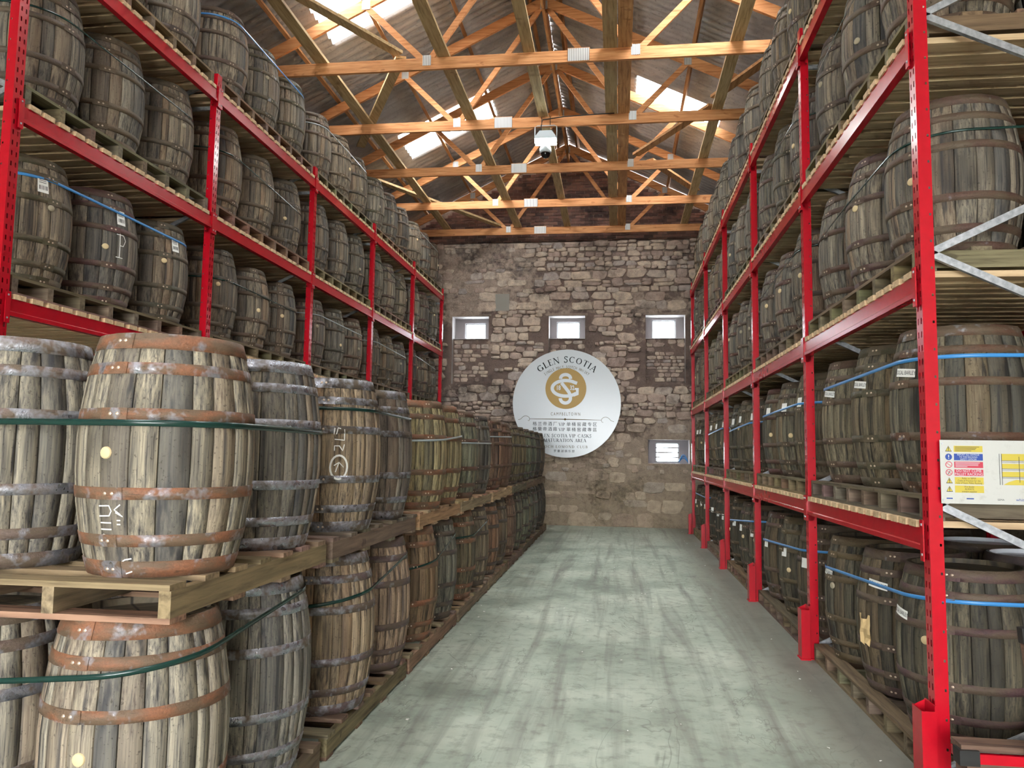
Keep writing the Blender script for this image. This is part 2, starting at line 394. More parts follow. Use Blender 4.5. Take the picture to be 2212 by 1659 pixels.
# brick gable
bb = MB(); bb.box(-.5, .5, -.5, .02, -.5, .5); brick_me = bb.mesh('brick', 'old_brick')
bb = MB(); nb = 0; z = 7.03; row = 0
while z < RIDZ-.1:
    x = XL+.02+(.115 if row % 2 else 0)
    while x < XR-.25:
        w = .215; cx, cz = x+w/2, z+.033
        if roof_z(cx-w/2)-.05 > cz+.04 and roof_z(cx+w/2)-.05 > cz+.04:
            d = rng.uniform(.012, .022)
            if -4.3 < cx < 1.6 and nb < 298 and z < 8.6 and rng.random() < .96:
                nb += 1; obj('brick', brick_me, wall_back, (cx, GY, cz), (0, rng.uniform(-.02, .02), 0), (w, d*2, .066))
            else: bb.box(x, x+w, GY-d, GY+.01, z, z+.066, 0, rng.random()+.001)
        x += w+.012
    z += .078; row += 1
o = obj('brickwork', bb.mesh('brickwork', 'old_brick'), wall_back); o['kind'] = 'stuff'
# plastered lintels over the windows
for k, (x0, x1, z0, z1, sl, *_r) in enumerate(NICHE):
    bb = MB(); bb.box(x0-.06, x1+.06, YW-.006, YW+.05, z1, z1+.06); obj('lintel', bb.mesh('lintel', 'lime_mortar'), wall_back)
bb = MB(); bb.box(-3.05, -2.70, YW-.014, YW+.02, 5.27, 5.7); obj('patch', bb.mesh('patch', 'cement_patch'), wall_back)['label'] = 'grey cement patch'
# windows: frame and panes
for k, (x0, x1, z0, z1, sl, gx0, gx1, gz0, gz1) in enumerate(NICHE):
    wn = struct(obj('window_%d' % (k+1), None, None, ((gx0+gx1)/2, YW+DP, gz0)), ['small window left of the round sign', 'small window above the round sign', 'small window high at the right of the end wall', 'low window with bars near the right rack'][k])
    hw = (gx1-gx0)/2; hh = gz1-gz0
    bb = MB()
    for a in ((-hw, -hw+.025, 0, hh), (hw-.025, hw, 0, hh), (-hw, hw, 0, .025), (-hw, hw, hh-.025, hh)): bb.box(a[0], a[1], .05, .09, a[2], a[3])
    obj('window_frame', bb.mesh('window_frame', 'sign_white'), wn)
    nbar = 4 if k == 3 else 1
    for j in range(nbar):
        za, zb = hh*j/nbar, hh*(j+1)/nbar
        bb = MB(); bb.box(-hw+.02, hw-.02, .065, .07, za+.008, zb-.008); obj('pane', bb.mesh('pane', 'window_glass'), wn)
        if j:
            bb = MB(); bb.box(-hw, hw, .05, .085, za-.012, za+.012); obj('glazing_bar', bb.mesh('glazing_bar', 'dark_timber'), wn)

# ------------------------------------------------------------------ roof: sheets, purlins, trusses
ceiling = struct(obj('ceiling', None, None, (0, 0, 0)), 'pitched roof of grey corrugated sheets with rooflights')
ROWS = {-1: [(0.0, 1.33), (1.28, 3.2), (3.15, 5.1)], 1: [(0.0, 1.6), (1.55, 3.2), (3.15, 5.1)]}
def sheet(sd, d0, d1, w, mat, lift):
    bb = MB(); seg = 28
    for k in range(seg+1):
        y = w*1.03*k/seg; hgt = .027*math.cos(2*PI*7*k/seg)+lift
        for d in (d0, d1): bb.v.append((RIDX+sd*d, y, RIDZ+.14-SLOPE*d+hgt))
    for k in range(seg):
        q = (2*k, 2*k+2, 2*k+3, 2*k+1); bb.face(q if sd > 0 else q[::-1], 0, True)
    return bb.mesh('roof_sheet', mat)
for sd in (-1, 1):
    w = SKW[sd]; base = {-1: 14.9, 1: 14.35}[sd]; k0 = int((Y0-base)/w)-1; k1 = int((YW+.4-base)/w)+1
    for r, (d0, d1) in enumerate(ROWS[sd]):
        op = sheet(sd, d0, d1, w, 'fibre_cement', -.012*r); lt = sheet(sd, d0, d1, w, 'rooflight_sheet', -.012*r)
        for k in range(k0, k1):
            y = base+k*w; sky = r == 1 and any(s == sd and abs(y-sy) < .3 for s, sy in SKYL)
            obj('rooflight' if sky else 'roof_sheet', lt if sky else op, ceiling, (0, y, 0))
bb = MB(); bb.box(-.18, .18, Y0-.3, YW+.6, RIDZ+.17, RIDZ+.2); obj('ridge_cap', bb.mesh('ridge_cap', 'fibre_cement'), ceiling, (RIDX, 0, 0))

def one(name, bb, label, cat, group, *mats, **kw): return tag(obj(name, bb.mesh(name, *mats), **kw), label, cat, group)
ang = math.atan(SLOPE)
for sd, nm in ((-1, 'left'), (1, 'right')):
    for j, d in enumerate((.25, 1.35, 2.45, 3.55, 4.55)):
        bb = MB(); x = RIDX+sd*d; zc = RIDZ+.02-SLOPE*d
        bb.bar((x, Y0, zc), (x, YW+.3, zc), .055, .1, (-sd*math.sin(ang)*-1, 0, math.cos(ang)))
        one('purlin', bb, f'pine purlin under the {nm} roof slope, {("first","second","third","fourth","fifth")[j]} down from the ridge', 'purlin', 'roof purlins', 'pine_y', color=(.66, .6, .56, 1))
bb = MB(); bb.box(RIDX-.025, RIDX+.025, Y0, YW+.2, RIDZ-.35, RIDZ-.12); one('ridge_board', bb, 'dark pine board running along the ridge of the roof', 'beam', None, 'pine_y')

TY = [19.0-2.125*k for k in range(12)]
ORD = ['nearest the end wall', 'second from the end wall', 'third from the end wall', 'fourth from the end wall, holding no lamp', 'fifth from the end wall, broad plate near its middle']
ORD[3] = 'fourth from the end wall, carrying the floodlight'
JL, JR = -2.70, .23
tie_me = None
def truss_meshes():
    d = {}
    e = 4.55; zb = TIEZ+.085
    rz = lambda x: RIDZ-.13-SLOPE*abs(x-RIDX)
    bb = MB(); bb.box(RIDX-e, RIDX+e, -.024, .024, TIEZ, TIEZ+.17); d['tie_beam'] = [bb.mesh('tie_beam', 'pine_x')]
    d['rafter'] = []
    for sd in (-1, 1):
        bb = MB(); bb.bar((RIDX, 0, rz(RIDX)), (RIDX+sd*(e+.1), 0, rz(RIDX+e+.1)), .048, .16); d['rafter'].append(bb.mesh('rafter', 'pine_x'))
    d['web'] = []
    for a, c in (((RIDX-.05, rz(RIDX)-.1), (JL, zb)), ((RIDX+.05, rz(RIDX)-.1), (JR, zb)), ((JL, zb), (-3.65, rz(-3.65))), ((JR, zb), (1.15, rz(1.15)))):
        bb = MB(); bb.bar((a[0], 0, a[1]), (c[0], 0, c[1]), .046, .085); d['web'].append(bb.mesh('web', 'pine_x'))
    return d
TM = truss_meshes()
bb = MB(); bb.box(-.06, .06, -.029, -.024, -.075, .075); np_s = bb.mesh('nail_plate', 'nail_plate')
bb = MB(); bb.box(-.15, .15, -.03, -.024, -.09, .09); bb.box(-.155, .155, -.024, .024, -.095, .1, 1); np_l = bb.mesh('nail_plate', 'nail_plate', 'pine_x')
for k, y in enumerate(TY):
    seen = k < 5
    tr = tag(obj('roof_truss', None, None, (0, y, 0)), 'pine roof truss '+(ORD[k] if seen else f'high over the near end of the aisle, {("first","second","third","fourth","fifth","sixth","seventh")[k-5]} beyond the frame'), 'truss', 'roof trusses')
    tl = .0 if k != 4 else .0
    for nm, ms in TM.items():
        for me in ms: obj(nm, me, tr)
    if seen or k == 5:
        for xp, zp in ((JL, TIEZ+.13), (JR, TIEZ+.13), (-3.62, RIDZ-.13-SLOPE*2.4), (1.12, RIDZ-.13-SLOPE*2.4), (RIDX, RIDZ-.2)): obj('nail_plate', np_s, tr, (xp, 0, zp))
        obj('nail_plate', np_l, tr, (-.55 if k == 4 else -1.91, 0, TIEZ+.10))
# longitudinal boards lying on the ties
for x, w, mt, lb in ((-4.26, .18, 'treated_y', 'leftmost treated board laid along the truss ties'), (-2.46, .18, 'treated_y', 'treated board along the truss ties above the floor stack'),
                     (-1.24, .16, 'treated_y', 'treated board along the truss ties under the ridge'), (-.115, .19, 'treated_y', 'left plank of the broad pair along the truss ties'),
                     (.085, .19, 'pine_y', 'right plank of the broad pair along the truss ties'), (1.58, .17, 'treated_y', 'rightmost treated board laid along the truss ties')):
    bb = MB(); bb.box(x-w/2, x+w/2, Y0+.1, YW-.1, TIEZ+.172, TIEZ+.215); one('binder_board', bb, lb, 'beam', 'boards along the truss ties', mt)
zz = TIEZ+.24
for p, q, lb in (((-4.45, 8.1), (-3.1, 10.45), 'diagonal brace board running to the fifth truss tie on the left'), ((-3.1, 10.55), (-4.75, 13.7), 'diagonal brace board between fifth and third trusses on the left'),
                 ((-5.2, 15.2), (-2.95, 19.0), 'long diagonal brace board near the end wall on the left'), ((.33, 14.6), (1.5, 12.6), 'diagonal brace board on the right beside the floodlight'),
                 ((.6, 14.9), (1.65, 16.75), 'diagonal brace board on the right near the end wall'), ((1.5, 12.3), (2.6, 10.2), 'diagonal brace board above the tall casks on the right')):
    bb = MB(); bb.bar((*p, zz), (*q, zz), .15, .045); one('brace_board', bb, lb, 'beam', 'diagonal braces in the roof', 'treated_y' if p[0] < -3 else 'pine_y')

# ------------------------------------------------------------------ pallet racks
LV = [1.228, 2.62, 4.0, 5.353]
PITCH = 2.71; BH = .12; PH = 5.66; RDEP = 1.55
def post_mesh(sg):
    bb = MB(); W, D = .09, .07
    zc = [0]; z = .06
    while z < PH-.06: zc += [z, z+.034]; z += .075
    zc.append(PH)
    yc = [0, .018, .03, .06, .072, .09]
    for k, (za, zb) in enumerate(zip(zc, zc[1:])):
        if k % 2:
            for j in (0, 2, 4): bb.quad([(0, yc[j], za), (0, yc[j], zb), (0, yc[j+1], zb), (0, yc[j+1], za)])
        else: bb.quad([(0, 0, za), (0, 0, zb), (0, W, zb), (0, W, za)])
        if k % 4 == 1:
            for y in (0, W):
                for xa, xb in ((0, .05), (.06, D)): bb.quad([(sg*xa, y, za), (sg*xb, y, za), (sg*xb, y, zb), (sg*xa, y, zb)])
                bb.quad([(sg*.05, y, za+.014), (sg*.06, y, za+.014), (sg*.06, y, zb), (sg*.05, y, zb)])
        else:
            for y in (0, W): bb.quad([(0, y, za), (sg*D, y, za), (sg*D, y, zb), (0, y, zb)])
    for y0, y1 in ((0, .016), (W-.016, W)): bb.quad([(sg*D, y0, 0), (sg*D, y1, 0), (sg*D, y1, PH), (sg*D, y0, PH)])
    bb.box(min(0, sg*.04)-.03, max(0, sg*.04)+.05, -.03, W+.03, 0, .008)
    return bb.mesh('upright_post', 'red_paint')
def beam_mesh(sg, L):
    bb = MB()
    prof = [(.0, 0), (.0, .028), (.008, .034), (.008, BH), (.05, BH), (.05, 0)]
    n = len(bb.v)
    for y in (0, L):
        for x, z in prof: bb.v.append((sg*x, y, z))
    m = len(prof)
    for k in range(m): bb.face((n+k, n+(k+1) % m, n+m+(k+1) % m, n+m+k))
    return bb.mesh('beam', 'red_paint')
def conn_mesh(sg):
    bb = MB(); bb.box(min(-.006*sg, 0), max(-.006*sg, 0), -.045, .0, -.055, .165)
    bb.box(min(-.006*sg, sg*.06), max(-.006*sg, sg*.06), -.004, 0, -.055, .165)
    for z in (-.02, .14): bb.box(min(-.009*sg, -.006*sg), max(-.009*sg, -.006*sg), -.03, -.018, z-.006, z+.006, 1)
    return bb.mesh('connector', 'red_paint', 'galvanised')
bb = MB(); bb.box(-.79, .79, -.054, .054, 0, .036); slat_me = bb.mesh('slat', 'slat_wood')
TIERN = {('left', 1): 'lowest visible shelf', ('left', 2): 'middle shelf', ('left', 3): 'top shelf',
         ('right', -1): 'floor level', ('right', 0): 'first shelf', ('right', 1): 'second shelf', ('right', 2): 'third shelf', ('right', 3): 'top shelf'}
BAYN = ['nearest bay', 'second bay', 'third bay', 'fourth bay', 'farthest bay']
RACK = {'left': (-4.18, -1, 4.78, [1, 2, 3]), 'right': (1.65, 1, 4.51, [0, 1, 2, 3])}
for side, (xf, sg, yf, levels) in RACK.items():
    rk = tag(obj('pallet_rack', None, None, (xf, yf, 0)), f'red steel pallet racking along the {side} side of the aisle', 'rack', 'red pallet racks')
    pm = post_mesh(sg); pr_ = post_mesh(-sg); bm = beam_mesh(sg, PITCH-.09); bmr = beam_mesh(-sg, PITCH-.09); cm = conn_mesh(sg)
    gb = MB()
    for k in range(6):
        obj('upright_post', pm, rk, (0, PITCH*k, 0)); obj('upright_post', pr_, rk, (sg*RDEP, PITCH*k, 0))
        z = .1; tog = 0
        while z+.69 < PH:
            bb = MB(); a, c = (sg*.06, sg*(RDEP-.06)) if not tog else (sg*(RDEP-.06), sg*.06)
            bb.bar((a, .045, z), (c, .045, z+.69), .026, .04); obj('brace', bb.mesh('brace', 'galvanised'), rk, (0, PITCH*k, 0)); z += .69; tog = 1-tog
        for zb in (.1, 5.3):
            bb = MB(); bb.bar((sg*.06, .045, zb), (sg*(RDEP-.06), .045, zb), .026, .04); obj('brace', bb.mesh('brace', 'galvanised'), rk, (0, PITCH*k, 0))
    # column guards on the aisle side of the right rack
    if side == 'right':
        gb = MB(); x0, x1, h = -.085, .06, .42
        n = len(gb.v)
        gb.box(x0, -.015, -.05, -.044, .0, h); gb.box(x0, x0+.006, -.044, .085, 0, h); gb.box(-.02, -.012, -.05, .09, 0, h+.03)
        gb.quad([(x0, .085, 0), (-.012, .085, 0), (-.012, .085, h+.03), (x0, .085, h*.98)]); gb.box(x0-.01, -.01, -.06, .09, 0, .01)
        gm = gb.mesh('post_guard', 'red_paint')
        for k in range(6): obj('post_guard', gm, rk, (0, PITCH*k, 0))
    for lv in levels:
        for k in range(5):
            y = PITCH*k+.09
            be = obj('beam', bm, rk, (-sg*.012, y, LV[lv])); 
            obj('connector', cm, be, (0, 0, 0)); obj('connector', cm, be, (0, PITCH-.09, 0), None, (1, -1, 1))
            obj('beam', bmr, rk, (sg*(RDEP+.012), y, LV[lv]))
            dk = tag(obj('slatted_deck', None, None, (xf+sg*RDEP/2, yf+y, LV[lv]+BH)), f'pale timber slat deck of the {TIERN[side, lv]}, {BAYN[k]}, {side} rack', 'shelf', 'slatted decks of the racks')
            for j in range(16):
                obj('slat', slat_me, dk, (0, .1+.161*j+R.uniform(-.012, .012), 0), (0, 0, R.uniform(-.008, .008)))

# ------------------------------------------------------------------ casks
H, RB, RH = .945, .345, .278
def prof(t): return RH+(RB-RH)*(1-abs(2*t-1)**2.1)
TT = [0, .05, .17, .3, .43, .57, .7, .83, .95, 1]
def stave_geo(bb, a0, a1, sid=0.):
    n = len(bb.v); dl = .003/RB; c = 5
    for t in TT:
        r = prof(t)
        for a, rr in ((a0, r-.010), (a0+dl, r), ((a0+a1)/2, r+.0008), (a1-dl, r), (a1, r-.010)): bb.v.append((rr*math.cos(a), rr*math.sin(a), t*H))
    for i in range(len(TT)-1):
        for j in range(4):
            a = n+i*c+j; bb.face((a, a+1, a+c+1, a+c), 0, j in (1, 2), sid)
NV = 5; STAVES = []; JOINED = []
for v in range(NV):
    ws = [R.uniform(.6, 1.35) for _ in range(24)]; tot = sum(ws); a = 0; ms = []; jb = MB()
    for w in ws:
        a1 = a+2*PI*w/tot; bb = MB(); stave_geo(bb, a, a1); ms.append(bb.mesh('stave', 'oak_stave')); stave_geo(jb, a, a1, R.random()+.001); a = a1
    STAVES.append(ms); JOINED.append(jb.mesh('staves', 'oak_stave'))
HT = [(0., .068), (.125, .175), (.315, .365), (.635, .685), (.825, .875), (.932, 1.0)]
def hoop_geo(bb, t0, t1, seg=32, riv=True):
    p0, p1 = prof(t0), prof(t1); e = .0035
    bb.lathe([(p0-.004, t0*H), (p0+e, t0*H+.001), (p1+e, t1*H-.001), (p1-.004, t1*H)], seg, 0)
    if riv:
        zc = (t0+t1)/2*H; rc = prof((t0+t1)/2)+e
        for a0, a1 in ((-.16, .17),):
            n = len(bb.v)
            for k in range(5):
                a = a0+(a1-a0)*k/4
                for rr, t in ((p0+e+.003, t0), (p1+e+.003, t1)): bb.v.append((rr*math.cos(a), rr*math.sin(a), t*H))
            for k in range(4): bb.face((n+2*k, n+2*k+2, n+2*k+3, n+2*k+1), 0, True)
        for a in (-.04, .05):
            n = len(bb.v); ct = Vector((rc*math.cos(a), rc*math.sin(a), zc)); nrm = Vector((math.cos(a), math.sin(a), 0)); tx = Vector((-math.sin(a), math.cos(a), 0))
            bb.v.append(tuple(ct+nrm*.010))
            for k in range(6): bb.v.append(tuple(ct+nrm*.002+tx*.0085*math.cos(k*PI/3)+Vector((0, 0, .0085))*math.sin(k*PI/3)))
            for k in range(6): bb.face((n, n+1+k, n+1+(k+1) % 6), 1, True)
HOOPS = []
for t0, t1 in HT:
    bb = MB(); hoop_geo(bb, t0, t1); HOOPS.append(bb.mesh('hoop', 'hoop_iron', 'rivet_steel'))
bb = MB()
for t0, t1 in HT: hoop_geo(bb, t0, t1, 24, False)
HOOPSJ = bb.mesh('hoops', 'hoop_iron')
def head_mesh(mat):
    bb = MB(); bb.lathe([(RH-.001, H-.012), (RH-.004, H), (RH-.022, H), (RH-.026, H-.028)], 28, 0, False)
    n = len(bb.v); bb.v += [((RH-.026)*math.cos(2*PI*k/28), (RH-.026)*math.sin(2*PI*k/28), H-.028) for k in range(28)]; bb.face(range(n, n+28), 1)
    return bb.mesh('head', mat if mat == 'white_paint' else 'cask_head', mat)
HEAD = head_mesh('cask_head'); HEADW = head_mesh('white_paint')
def bung_mesh(mat):
    bb = MB(); bb.lathe([(.0001, .008), (.02, .008), (.0235, .005), (.025, -.01)], 14, 0, True); return bb.mesh('bung', mat)
BUNG = bung_mesh('bung_wood'); BUNGG = bung_mesh('bung_grey')

CASKS = {}
def cask(x, y, z, label, group, tint=(1, 1, 1), rust=(.2, .1, .06), steel=.3, detail=2, bung=None, bungz=.5, rot=None, sc=1., scz=1., white=False, seam=None, bgrey=False):
    """detail 2: every stave its own part; 1: staves joined, hoops apart; 0: staves and hoops joined"""
    al = R.random(); tint4 = (*tint, al); rc = (*rust, steel)
    e = tag(obj('whisky_cask', None, None, (x, y, z), None, (sc, sc, scz)), label, 'barrel', group)
    rz = R.uniform(0, 6.28) if rot is None else rot; v = R.randrange(NV)
    if detail == 2:
        for me in STAVES[v]: obj('stave', me, e, None, (0, 0, rz), None, tint4)
    else: obj('staves', JOINED[v], e, None, (0, 0, rz), None, tint4)
    if detail >= 1:
        hs = R.uniform(-.15, .15)+(seam if seam is not None else R.uniform(0, 6.28))
        for me in HOOPS: obj('hoop', me, e, None, (0, 0, hs+R.uniform(-.05, .05)), None, rc)
    else: obj('hoops', HOOPSJ, e, None, None, None, rc)
    obj('head', HEADW if white else HEAD, e, None, (0, 0, R.uniform(0, 6)), None, tint4)
    if detail >= 1: obj('head', HEAD, e, (0, 0, H), (PI, 0, 0), None, tint4)
    if bung is not None:
        a = math.radians(bung); r = prof(bungz)-.001
        obj('bung', BUNGG if bgrey else BUNG, e, (r*math.cos(a), r*math.sin(a), bungz*H), (PI/2, 0, a+PI/2))
    return e

def surf(a, z, d=.0025):
    r = prof(max(0, min(1, z/H)))+d; return Vector((r*math.cos(a), r*math.sin(a), z))
def decal(name, e, strokes, a_c, z_c, w, mat, sc=1.):                # marks drawn as raised strokes on the cask: (u along the girth, v up) in metres
    bb = MB()
    for st in strokes:
        dense = []
        for (u0, v0), (u1, v1) in zip(st, st[1:]):
            m = max(1, int(math.hypot(u1-u0, v1-v0)/.012))
            dense += [(u0+(u1-u0)*k/m, v0+(v1-v0)*k/m) for k in range(m)]
        dense.append(st[-1]); n = len(bb.v)
        for k, (u, v) in enumerate(dense):
            q = dense[min(k+1, len(dense)-1)]; p = dense[max(k-1, 0)]; dx, dy = q[0]-p[0], q[1]-p[1]; L = math.hypot(dx, dy) or 1
            nx, ny = -dy/L*w/2, dx/L*w/2
            for s in (1, -1): bb.v.append(tuple(surf(a_c+(u+nx*s)/RB, z_c+v+ny*s)))
        for k in range(len(dense)-1): bb.face((n+2*k, n+2*k+1, n+2*k+3, n+2*k+2))
    return obj(name, bb.mesh(name, mat), e)
def sticker(e, a_c, z_c, w, h, text=False, tilt=0., bar=False):
    bb = MB(); m = 5; n = 0
    for k in range(m+1):
        u = -w/2+w*k/m
        for v in (-h/2, h/2): bb.v.append(tuple(surf(a_c+u/RB, z_c+v+u*tilt, .004)))
    for k in range(m): bb.face((2*k, 2*k+2, 2*k+3, 2*k+1), 0, True)
    lb = obj('paper_label', bb.mesh('paper_label', 'label_white'), e); lb['label'] = 'white paper label'
    if bar:
        bb = MB(); u = -w*.36
        while u < w*.36:
            d = R.choice((.002, .003, .005)); n = len(bb.v)
            for uu in (u, u+d):
                for v in (-h*.32, -h*.05): bb.v.append(tuple(surf(a_c+uu/RB, z_c+v, .005)))
            bb.face((n, n+2, n+3, n+1)); u += d+R.choice((.003, .004, .006))
        for v in (.12, .24, .34):
            n = len(bb.v)
            for uu in (-w*.36, w*.3):
                for vv in (v*h, v*h+.004): bb.v.append(tuple(surf(a_c+uu/RB, z_c+vv, .005)))
            bb.face((n, n+2, n+3, n+1))
        obj('barcode', bb.mesh('barcode', 'ink_black'), lb)
    if text:
        me = text_mesh('LOCAL BARLEY', .034, 'ink_black', .66)
        for vt in me.vertices: u, v = vt.co.x, vt.co.y; vt.co = surf(a_c+u/RB, z_c+v+u*tilt, .0055)
        obj('lettering', me, lb)
    return lb

def text_mesh(body, size, mat, sx=1., align='CENTER', space=1., bold=0.):
    cu = bpy.data.curves.new('lettering', 'FONT'); cu.body = body; cu.size = size; cu.align_x = align; cu.align_y = 'CENTER'; cu.space_character = space
    cu.offset = bold; cu.resolution_u = 3
    o = bpy.data.objects.new('lettering', cu); me = bpy.data.meshes.new_from_object(o); bpy.data.objects.remove(o)
    me.name = 'lettering'; me.materials.clear(); me.materials.append(M[mat])
    if sx != 1: me.transform(Matrix.Diagonal((sx, 1, 1, 1)))
    return me

# ------------------------------------------------------------------ pallets
def pallet(x, y, z, L, W, along, label, group, color, hgt=.14):
    """along 'x': boards run across the aisle, stringers along it (floor stack); 'y': boards along the rack, stringers across"""
    e = tag(obj('pallet', None, None, (x, y, z)), label, 'pallet', group)
    bt, bo = .022, .02; sh = hgt-bt-bo
    key = (along, L, W)
    if key not in PM:
        if along == 'x':
            a = MB(); a.box(-W/2, W/2, -.055, .055, 0, bt); s = MB(); s.box(-.024, .024, -L/2, L/2, 0, sh)
        else:
            a = MB(); a.box(-.055, .055, -L/2, L/2, 0, bt); s = MB(); s.box(-W/2, W/2, -.03, .03, 0, sh)
        PM[key] = (a.mesh('board', 'pallet_x' if along == 'x' else 'pallet_y'), s.mesh('stringer', 'pallet_y' if along == 'x' else 'pallet_x'))
    bd, sr = PM[key]
    col = lambda: (*[c*R.uniform(.85, 1.1) for c in color], 1)
    if along == 'x':
        n = 7
        for k in range(n): obj('top_board', bd, e, (R.uniform(-.01, .01), -L/2+.055+(L-.11)*k/(n-1), hgt-bt), None, None, col())
        for k in range(4): obj('bottom_board', bd, e, (0, -L/2+.055+(L-.11)*k/3, 0), None, None, col())
        for k in range(4): obj('stringer', sr, e, (-W/2+.024+(W-.048)*k/3, 0, bo), None, None, col())
    else:
        for k in range(6): obj('top_board', bd, e, (-W/2+.055+(W-.11)*k/5, 0, hgt-bt), None, None, col())
        for k in range(3): obj('bottom_board', bd, e, (-W/2+.055+(W-.11)*k/2, 0, 0), None, None, col())
        for k in range(8): obj('stringer', sr, e, (0, -L/2+.03+(L-.06)*k/7, bo), None, None, col())
    return e
PM = {}

# ------------------------------------------------------------------ straps round groups of casks
def hull(pts):
    pts = sorted(set(pts)); 
    def half(ps):
        o = []
        for p in ps:
            while len(o) > 1 and (o[-1][0]-o[-2][0])*(p[1]-o[-2][1])-(o[-1][1]-o[-2][1])*(p[0]-o[-2][0]) <= 0: o.pop()
            o.append(p)
        return o
    a, c = half(pts), half(pts[::-1]); return a[:-1]+c[:-1]
def strap(casks, zf, z0, mat, label, group, w=.017):
    cs = [(c.location.x, c.location.y, c.scale.x) for c in casks]
    pts = []
    for x, y, s in cs:
        for k in range(40):
            a = 2*PI*k/40; px, py = x+RB*s*math.cos(a), y+RB*s*math.sin(a)
            zz = zf(px, py); r = (prof(max(0, min(1, (zz-z0)/H)))+.007)*s
            pts.append((round(x+r*math.cos(a), 5), round(y+r*math.sin(a), 5)))
    h = hull(pts); h2 = []
    for p, q in zip(h, h[1:]+h[:1]):
        m = max(1, int(math.dist(p, q)/.25)); h2 += [(p[0]+(q[0]-p[0])*k/m, p[1]+(q[1]-p[1])*k/m) for k in range(m)]
    cx, cy = sum(p[0] for p in h2)/len(h2), sum(p[1] for p in h2)/len(h2); zc = zf(cx, cy)
    bb = MB(); n = len(h2)
    for i, (x, y) in enumerate(h2):
        a, c = h2[i-1], h2[(i+1) % n]; dx, dy = c[0]-a[0], c[1]-a[1]; L = math.hypot(dx, dy); nx, ny = dy/L*.0016, -dx/L*.0016; zz = zf(x, y)
        for s, d in ((1, w/2), (1, -w/2), (0, -w/2), (0, w/2)): bb.v.append((x+nx*s-cx, y+ny*s-cy, zz+d-zc))
    for i in range(n):
        a, c = 4*i, 4*((i+1) % n)
        for k in range(4): bb.face((a+k, a+(k+1) % 4, c+(k+1) % 4, c+k), 0, k == 0)
    return tag(obj('strap', bb.mesh('strap', mat), None, (cx, cy, zc)), label, 'strap', group)

# ------------------------------------------------------------------ floor stack on the left
PH_ = .14; ZL = PH_; ZU0 = ZL+H; ZU = ZU0+PH_
OR = (.22, .10, .05); BRN = (.13, .065, .045); STEEL = (.15, .115, .10); DK = (.065, .058, .056); PUR = (.11, .08, .085)
T1 = (1.0, .98, .92); T2 = (.92, .92, .9); TAN = (1.08, .92, .76); GRN = (.86, .96, .82); YEL = (1.12, 1.05, .72); DRK = (.5, .5, .5); RED = (.85, .62, .52); OLV = (.68, .62, .46)
up_sp = [(3.12, T1, OR, .34, -1.88), (3.95, T2, STEEL, .62, -1.90), (4.93, TAN, DK, .5, -1.87), (5.83, (.72, .70, .70), DK, .45, -1.90), (6.93, YEL, OR, .05, -1.86), (7.62, YEL, OR, .02, -1.86),
         (8.66, GRN, BRN, .05, -1.89), (9.62, (.78, .8, .76), DK, .2, -1.90), (10.72, RED, BRN, .05, -1.90), (11.66, RED, BRN, .1, -1.90), (12.66, OLV, DK, .1, -1.90), (13.55, OLV, DK, .15, -1.91),
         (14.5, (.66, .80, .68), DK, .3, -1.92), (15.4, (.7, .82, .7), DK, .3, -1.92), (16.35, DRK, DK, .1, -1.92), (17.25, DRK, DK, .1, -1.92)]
lo_sp = [(3.0, T2, OR, .30, -1.88), (3.88, (.88, .9, .92), STEEL, .6, -1.88), (4.92, TAN, PUR, .45, -1.88), (5.85, (1.12, .92, .8), PUR, .2, -1.89), (6.78, (.78, .66, .5), OR, .05, -1.89), (7.66, (.62, .66, .64), DK, .1, -1.90),
         (8.72, OLV, OR, .02, -1.90), (9.58, (.75, .7, .6), DK, .1, -1.90), (10.45, RED, DK, .1, -1.90), (11.35, (.8, .7, .6), DK, .1, -1.91), (12.3, RED, BRN, .1, -1.91), (13.15, (.7, .74, .64), DK, .1, -1.91),
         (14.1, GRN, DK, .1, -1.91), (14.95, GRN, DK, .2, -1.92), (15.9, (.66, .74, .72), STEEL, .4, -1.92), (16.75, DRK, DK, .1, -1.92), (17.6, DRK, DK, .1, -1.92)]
TONE = {id(T1): 'pale tan', id(T2): 'grey', id(TAN): 'tan', id(GRN): 'greenish grey', id(YEL): 'yellowish', id(RED): 'reddish brown', id(OLV): 'olive brown', id(DRK): 'dark'}
NTH = ['nearest', 'second', 'third', 'fourth', 'fifth', 'sixth', 'seventh', 'eighth', 'ninth', 'tenth', 'eleventh', 'twelfth', 'thirteenth', 'fourteenth', 'fifteenth', 'sixteenth', 'seventeenth']
upc, loc_, upr, lor = [], [], [], []
